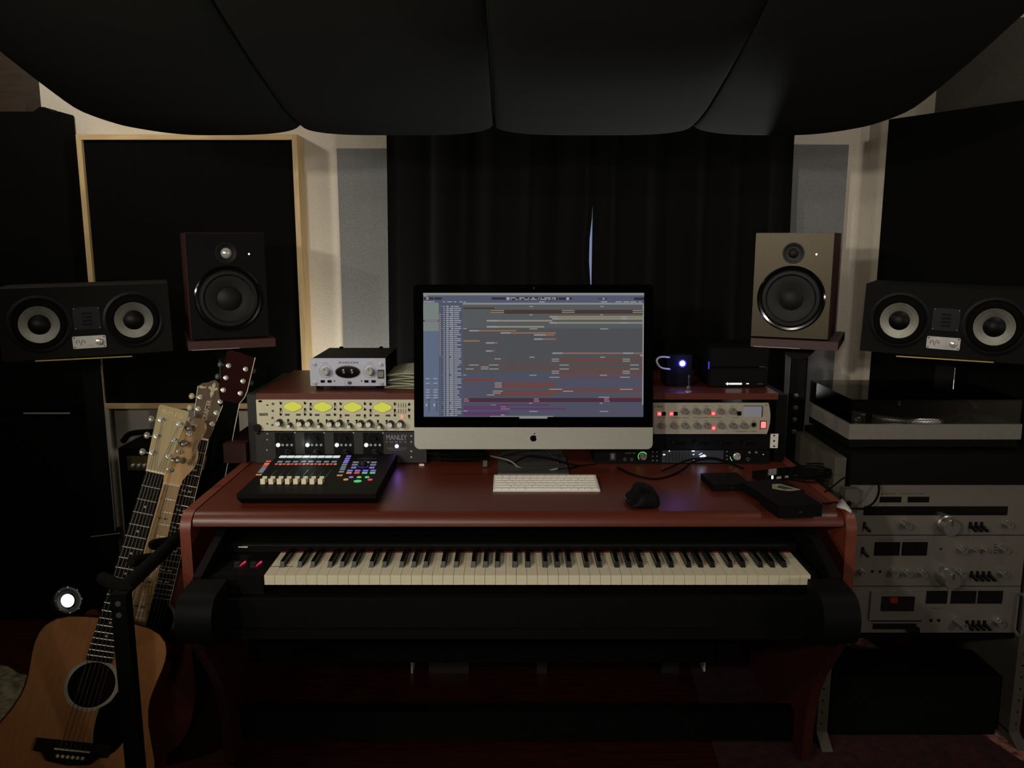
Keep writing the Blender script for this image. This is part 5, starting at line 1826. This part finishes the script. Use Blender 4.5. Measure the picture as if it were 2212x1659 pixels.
# ---- 4: dark red headstock furthest back
mx, Lr = guitar_frame((496, 868), 2.40, (448, 1090), 2.37)
g = thing('bass_guitar', 'dark guitar with a deep red headstock and white edge line, furthest back beside the desk', 'guitar', mx=mx)
hd = [(-.026, .0), (.026, .0), (.036, .020), (.040, .040), (.042, .140), (-.036, .150), (-.038, .040), (-.034, .020)]
hs = MB().prism(hd, 'z', -.016, -.001, bv=.0015).put('headstock', 'head_red', g)
MB().prism([(.0265, 0), (.0285, 0), (.0385, .020), (.0425, .040), (.0445, .141), (.0425, .141), (.0405, .040), (.0365, .020)], 'z', -.016, -.0003).put('headstock_binding', 'bone', hs)
for k in range(3):
    for s in (-1, 1):
        tuner(hs, s * .024, .030 + .036 * k, s, 'stand_alu')
MB().prism([(-.026, 0), (-.034, -.44), (.034, -.44), (.026, 0)], 'z', -.022, -.002, bv=.003).put('neck', 'pick_black', g)
MB().prism([(.0265, 0), (.0345, -.44), (.0365, -.44), (.0285, 0)], 'z', -.010, -.001).put('binding', 'bone', g)
bo = [(-.035, -.42), (-.10, -.40), (-.125, -.43), (-.12, -.50), (-.13, -.58), (-.15, -.66), (-.12, -.76), (.0, -.80), (.10, -.76), (.12, -.68), (.10, -.58), (.085, -.50), (.085, -.44), (.035, -.43)]
MB().prism([p.to_2d() for p in smooth_path([(x, y, 0) for x, y in bo + [bo[0]]], 4)[:-1]], 'z', -.050, -.010, bv=.005).put('body', 'pick_black', g, ang=50)

# ---- the guitar rack they lean in
gs = thing('guitar_stand', 'black tubular guitar stand with foam-covered arms in front of the guitars', 'guitar stand', (-.812, 1.62, 0))
o0 = Vector((-.812, 1.62, 0))
P_ = lambda x, y, Y: at(x, y, Y) - o0
topz = at(272, 1278, 1.62).z
MB().box(-.016, .016, -.014, .014, .03, topz, bv=.004).put('front_post', 'black_satin', gs)
b = MB()
for z in (topz - .02, topz - .045):
    b.lathe([(.006, 0), (.006, .003), (0, .004)], (0, -.014, z), (0, -1, 0), 12)
b.put('bolt', 'stand_alu', gs)
A0, A1 = P_(268, 1272, 1.63), P_(402, 1146, 2.15)
MB().tube([A0, (A0 + A1) / 2, A1], .016, seg=12).put('top_arm', 'foam', gs)
MB().tube([Vector((0, 0, .03)), Vector((-.01, .10, .03)), Vector((-.02, .22, .03))], .014, seg=10).put('floor_rail', 'black_satin', gs)
MB().tube([Vector((-.20, -.01, .03)), Vector((.02, -.01, .03))], .014, seg=10, sm=False).put('floor_foot', 'black_satin', gs)
for (x0_, y0_, Y0_, x1_, y1_, Y1_) in ((262, 1268, 1.65, 214, 1246, 1.66), (332, 1206, 1.90, 282, 1213, 1.80), (370, 1170, 2.05, 325, 1178, 2.0)):
    q0, q1 = P_(x0_, y0_, Y0_), P_(x1_, y1_, Y1_)
    MB().tube([q0, q0 * .5 + q1 * .5, q1], lambda t: .014 * (1 if t < .85 else 1 - (t - .85) * 2), seg=12).put('neck_rest', 'foam', gs)

# ================================================================== HIFI RACK ON THE RIGHT
RX0, RX1, RY = .853, 1.422, 2.12
RD = .31
hr = thing('equipment_rack', 'painted steel equipment rack frame to the right of the desk', 'rack', (1.137, RY, 0))
for s, x0_ in ((-1, RX0), (1, RX1 - .030)):
    x1_ = x0_ + .030
    b = MB()
    zt_ = .826
    b.box(x0_ - 1.137, x1_ - 1.137, 0, RD, .03, zt_, bv=.0015)
    b.hexa([(x0_ - 1.137, -.06, 0), (x1_ - 1.137, -.06, 0), (x1_ - 1.137, RD, 0), (x0_ - 1.137, RD, 0), (x0_ - 1.137, .0, .035), (x1_ - 1.137, .0, .035), (x1_ - 1.137, RD, .035), (x0_ - 1.137, RD, .035)])
    b.put('side_frame', 'rack_paint', hr)
b = MB()
for s in (-1, 1):
    xx = (RX0 + .012 if s < 0 else RX1 - .012) - 1.137
    for k in range(8):
        b.lathe([(.003, 0), (.003, .0008), (0, .0008)], (xx, 0, .06 + k * .035), (0, -1, 0), 8)
b.put('screw_holes', 'smoked', hr)
MB().box(RX0 + .0305 - 1.137, RX1 - .0305 - 1.137, .02, .30, .306, .318).put('shelf', 'black_metal', hr)
MB().box(RX0 + .0305 - 1.137, RX1 - .0305 - 1.137, .22, .30, .03, .045).put('crossbar', 'black_metal', hr)

lowz = at(1900, 1462, 2.15).z
o = thing('black_box', 'black box standing on the floor inside the bottom of the rack frame', 'box', (1.137, 2.15, 0))
MB().box(-.235, .235, 0, .16, .0, lowz, bv=.004).put('box_body', 'black_satin', o)
MB().box(-.20, .20, -.003, -.0005, .02, lowz - .02).put('front_cloth', 'black_fabric', o)


def hifi(y0, y1, name, label, px0=None):
    p0_, p1_ = at(2000, y1, RY - .005), at(2000, y0, RY - .005)
    o = thing(name, label, 'hifi unit', (1.137, RY - .005, p0_.z))
    hh = p1_.z - p0_.z - .0015
    MB().box(-.2400, .2400, 0, .005, 0, hh, bv=.0012).put('faceplate', 'hifi_silver', o)
    MB().box(-.222, .222, .0055, .29, .002, hh - .003).put('case', 'black_metal', o)
    return o, Face(o, RY - .005)


Q7 = lambda x, y: (1800 + x / 4.148, 1000 + y / 4.148)


def clear_knob(f, px, py, r, h, nm='knob'):
    return f.knob(px, py, r, h, 'brushed', nm, skirt=r * 1.15)


def lever(f, px, py):
    x, z = f.xz(px, py)
    b = MB()
    b.box(x - .0035, x + .0035, f.y - .003, f.y, z - .008, z + .010)
    b.hexa([(x - .003, f.y - .002, z - .004), (x + .004, f.y - .002, z - .004), (x + .004, f.y - .002, z + .004), (x - .003, f.y - .002, z + .004),
            (x + .003, f.y - .020, z - .012), (x + .010, f.y - .020, z - .012), (x + .010, f.y - .020, z - .006), (x + .003, f.y - .020, z - .006)], bv=.001)
    return b.put('lever_switch', 'black_plastic', f.r)


# tuner
o, f = hifi(1045.5, 1155, 'radio_tuner', 'silver radio tuner with a long dark dial window, topmost of the three hifi units')
for a in (418, 668):
    f.box(*Q7(a, 302), *Q7(a + 188, 353), .0010, 'smoked', 'signal_meter')
f.box(*Q7(275, 388), *Q7(1556, 468), .0012, 'smoked', 'dial_window')
f.text(*Q7(495, 276), 'ROTEL', 'ink', wpx=32, hpx=3.6)
f.text(*Q7(710, 276), 'AM/FM STEREO TUNER', 'ink', wpx=52, hpx=2)
lever(f, *Q7(278, 560))
for x in (1225, 1275, 1325):
    lever(f, *Q7(x, 560))
clear_knob(f, *Q7(640, 548), .0105, .024)
clear_knob(f, *Q7(1005, 548), .0235, .034, 'tuning_knob')
clear_knob(f, *Q7(1550, 545), .0095, .020)
# amplifier
o, f = hifi(1156, 1265.5, 'stereo_amplifier', 'silver stereo amplifier with two square meters and a large volume knob, middle hifi unit')
for a in (372, 618):
    f.box(*Q7(a, 708), *Q7(a + 218, 830), .0010, 'smoked', 'power_meter')
f.text(*Q7(478, 688), 'ROTEL', 'ink', wpx=32, hpx=3.4)
f.text(*Q7(720, 688), 'STEREO AMPLIFIER', 'ink', wpx=44, hpx=2)
lever(f, *Q7(262, 785))
for x in (1235, 1288, 1340, 1392):
    lever(f, *Q7(x, 1000))
clear_knob(f, *Q7(995, 1005), .0235, .046, 'volume_knob')
for x, y, r_ in ((248, 975, .0085), (530, 978, .0100), (655, 982, .0100), (790, 985, .0100), (1135, 985, .0100), (1510, 985, .0105), (1145, 772, .0095), (1262, 772, .0055), (1350, 772, .0060), (1520, 768, .0098)):
    clear_knob(f, *Q7(x, y), r_, .020)
for x in (350, 420):
    f.disc(*Q7(x, 972), .0040, 'smoked', 'headphone_socket')
f.disc(*Q7(965, 770), .0030, 'smoked', 'indicator')
for y in (730, 755, 780, 805):
    f.box(*Q7(1440, y - 3), *Q7(1462, y + 3), .0008, 'smoked', 'position_mark')
# cassette deck
o, f = hifi(1266.5, 1366.5, 'cassette_deck', 'silver cassette deck with a tape window and three dark meters, lowest of the hifi units')
dr_ = f.box(*Q7(335, 1145), *Q7(795, 1402), .006, 'hifi_silver', 'cassette_door', bv=.001)
f.box(*Q7(330, 1400), *Q7(780, 1410), .0075, 'smoked', 'door_gap')
f.box(*Q7(425, 1187), *Q7(710, 1318), .0075, 'smoked', 'tape_window')
f.box(*Q7(500, 1195), *Q7(562, 1245), .0082, 'red_felt', 'tape_label')
f.box(*Q7(358, 1438), *Q7(735, 1485), .004, 'black_plastic', 'transport_keys')
f.box(*Q7(660, 1465), *Q7(756, 1503), .012, 'black_plastic', 'transport_keys')
for a, c_ in ((838, 1016), (1058, 1272), (1298, 1510)):
    f.box(*Q7(a, 1145), *Q7(c_, 1260), .0010, 'smoked', 'level_meter')
f.text(*Q7(915, 1300), 'dbx', 'ink', wpx=20, hpx=3)
f.text(*Q7(1150, 1128), 'ROTEL', 'ink', wpx=30, hpx=2.6)
for x in (875, 945):
    f.disc(*Q7(x, 1410), .0046, 'smoked', 'microphone_socket')
clear_knob(f, *Q7(1110, 1418), .0105, .042, 'level_knob')
clear_knob(f, *Q7(1470, 1420), .0115, .022)
for x in (1195, 1248, 1298, 1350):
    lever(f, *Q7(x, 1440))
hx_, hz_ = f.xz(*Q7(1678, 1180))
_, hz2 = f.xz(*Q7(1678, 1500))
MB().tube([(hx_ - .004, f.y, hz_ + .002), (hx_ - .004, f.y - .028, hz_), (hx_ - .004, f.y - .028, hz2), (hx_ - .004, f.y, hz2 - .002)], .0045, seg=10, n=4).put('handle', 'hifi_silver', o)

# record amplifier box and turntable
zt_ = at(2000, 1045, RY).z
zb_ = at(2000, 976, RY + .0).z
o = thing('black_component', 'plain black component between the turntable and the silver radio tuner', 'hifi unit', (1.145, RY + .0, zt_ + .0005))
MB().box(-.255, .27, -.012, .34, 0, zb_ - zt_ - .004, bv=.004).put('case', 'black_satin', o)

PZ = .911
tb = thing('turntable', 'silver record turntable under a smoked clear dust cover', 'turntable', (.895, 2.145, zb_ - .004))
zb2 = zb_ - .004
pw, pd = .458, .318
ph0, ph1 = PZ - .041 - zb2, PZ - zb2
MB().box(0, pw, 0, pd, ph0, ph1, bv=.003).put('plinth', 'plinth', tb)
MB().box(.006, pw - .006, .006, pd - .006, ph0 - .022, ph0 - .0005, bv=.004).put('plinth_base', 'black_satin', tb)
for x in (.05, pw - .05):
    for y in (.045, pd - .045):
        ft = MB().lathe([(.0, 0), (.024, 0), (.030, .008), (.028, ph0 - .0225), (0, ph0 - .0225)], (x, y, 0), seg=24).put('foot', 'black_gloss', tb)
cxp, cyp = .205, .165
pt = MB().lathe([(0, .004), (.150, .004), (.1655, .004), (.166, .010), (.164, .016), (.162, .018), (0, .018)], (cxp, cyp, ph1 - .0035), seg=96).put('platter', 'brushed', tb)
b = MB()
for row in range(3):
    for k in range(120):
        a = 2 * PI * k / 120 + row * .02
        q_ = Vector((cxp + .1661 * math.cos(a), cyp + .1661 * math.sin(a), ph1 + .0025 + row * .0035))
        b.box(q_.x - .0011, q_.x + .0011, q_.y - .0011, q_.y + .0011, q_.z - .0008, q_.z + .0008)
b.put('strobe_dots', 'smoked', pt)
MB().lathe([(0, 0), (.152, 0), (.152, .003), (.03, .0035), (0, .0035)], (cxp, cyp, ph1 + .0148), seg=64).put('slip_mat', 'black_fabric', tb)
MB().cyl((cxp, cyp, ph1 + .018), (cxp, cyp, ph1 + .032), .0035, seg=12).put('spindle', 'chrome', tb)
tx_, ty_ = .405, .245
ta = MB().lathe([(.0, 0), (.032, 0), (.032, .012), (.026, .016), (.018, .018), (.018, .040), (0, .042)], (tx_, ty_, ph1 + .0003), seg=28).put('tonearm_base', 'black_plastic', tb)
MB().tube([(tx_ + .005, ty_ + .05, ph1 + .036), (tx_, ty_, ph1 + .036), (tx_ - .005, ty_ - .08, ph1 + .034), (tx_ - .025, ty_ - .15, ph1 + .032), (tx_ - .045, ty_ - .195, ph1 + .030)], .0042, seg=10).put('tonearm', 'chrome', tb)
MB().box(tx_ - .055, tx_ - .037, ty_ - .225, ty_ - .195, ph1 + .024, ph1 + .033, bv=.002).put('headshell', 'black_plastic', tb)
MB().cyl((tx_ + .0035, ty_ + .03, ph1 + .036), (tx_ + .006, ty_ + .058, ph1 + .036), .014, seg=20, bv=.002).put('counterweight', 'chrome', tb)
MB().cyl((.035, .04, ph1 + .0003), (.035, .04, ph1 + .014), .016, seg=20, bv=.002).put('start_button', 'brushed', tb)
MB().cyl((.058, .02, ph1 + .0003), (.058, .02, ph1 + .03), .008, seg=16, bv=.002).put('strobe_lamp', 'black_plastic', tb)
for x in (.06, pw - .08):
    MB().box(x, x + .03, pd - .018, pd - .001, ph1 + .0003, ph1 + .045, bv=.003).put('hinge', 'black_plastic', tb)
gm = bpy.data.materials.new('smoked_acrylic')
gm.use_nodes = True
nt = gm.node_tree
nt.nodes.clear()
out_ = nt.nodes.new('ShaderNodeOutputMaterial')
tr_ = nt.nodes.new('ShaderNodeBsdfTransparent')
tr_.inputs[0].default_value = (.66, .65, .62, 1)
gs_ = nt.nodes.new('ShaderNodeBsdfGlossy')
gs_.inputs['Roughness'].default_value = 0.015
fz = nt.nodes.new('ShaderNodeFresnel')
fz.inputs['IOR'].default_value = 1.49
mxs = nt.nodes.new('ShaderNodeMixShader')
nt.links.new(fz.outputs[0], mxs.inputs[0])
nt.links.new(tr_.outputs[0], mxs.inputs[1])
nt.links.new(gs_.outputs[0], mxs.inputs[2])
nt.links.new(mxs.outputs[0], out_.inputs[0])
M['smoked_acrylic'] = gm
cvz = at(1850, 863, 2.15).z - zb2
b = MB()
t_ = .003
b.box(.004, pw - .004, .004, pd - .002, cvz - t_, cvz)
b.box(.004, pw - .004, .004, .004 + t_, ph1 + .001, cvz - t_ - .0002)
b.box(.004, .004 + t_, .0045 + t_, pd - .002, ph1 + .001, cvz - t_ - .0002)
b.box(pw - .004 - t_, pw - .004, .0045 + t_, pd - .002, ph1 + .001, cvz - t_ - .0002)
b.put('dust_cover', 'smoked_acrylic', tb)

# adapter plugged on the rack front and dangling cable over the tuner
pgx = at(1832, 1080, RY - .02)
o = thing('power_adapter', 'small grey plug adapter on the rack beside the white tag', 'adapter', (pgx.x, RY - .036, pgx.z))
MB().box(-.016, .020, 0, .028, -.030, .034, bv=.005).put('body', 'rack_paint', o)
MB().lathe([(.0065, 0), (.0065, .002), (0, .002)], (-.004, 0, -.004), (0, -1, 0), 14).put('plug_hole', 'smoked', o)
cable([at(1898, 1040, RY - .010), at(1898, 1064, RY - .035), at(1888, 1085, RY - .04), at(1868, 1098, RY - .05), at(1852, 1099, RY - .06)], .0030, 'thin black cable hanging in an arc over the silver radio tuner')

# odds and ends low behind the desk
for (x0_, x1_, m_, lab) in ((886, 890, 'paper', 'thin pale strip on the floor behind the desk crossbar, leftmost'), (925, 1012, 'panel_dark', 'wide grey box on the floor behind the desk crossbar'),
                            (1160, 1182, 'panel_dark', 'narrow grey object on the floor behind the desk crossbar'), (1432, 1470, 'panel_dark', 'dark grey box on the floor behind the right of the crossbar'),
                            (1523, 1527, 'paper_white', 'thin white upright strip on the floor behind the right end of the crossbar')):
    a_, c_ = at(x0_, 1372, 2.50), at(x1_, 1372, 2.50)
    o = MB().box(a_.x, c_.x, 2.50, 2.60, 0, .12, bv=.002).put('floor_box', m_, loc=(a_.x, 2.5, 0))
    tag(o, lab, 'box')
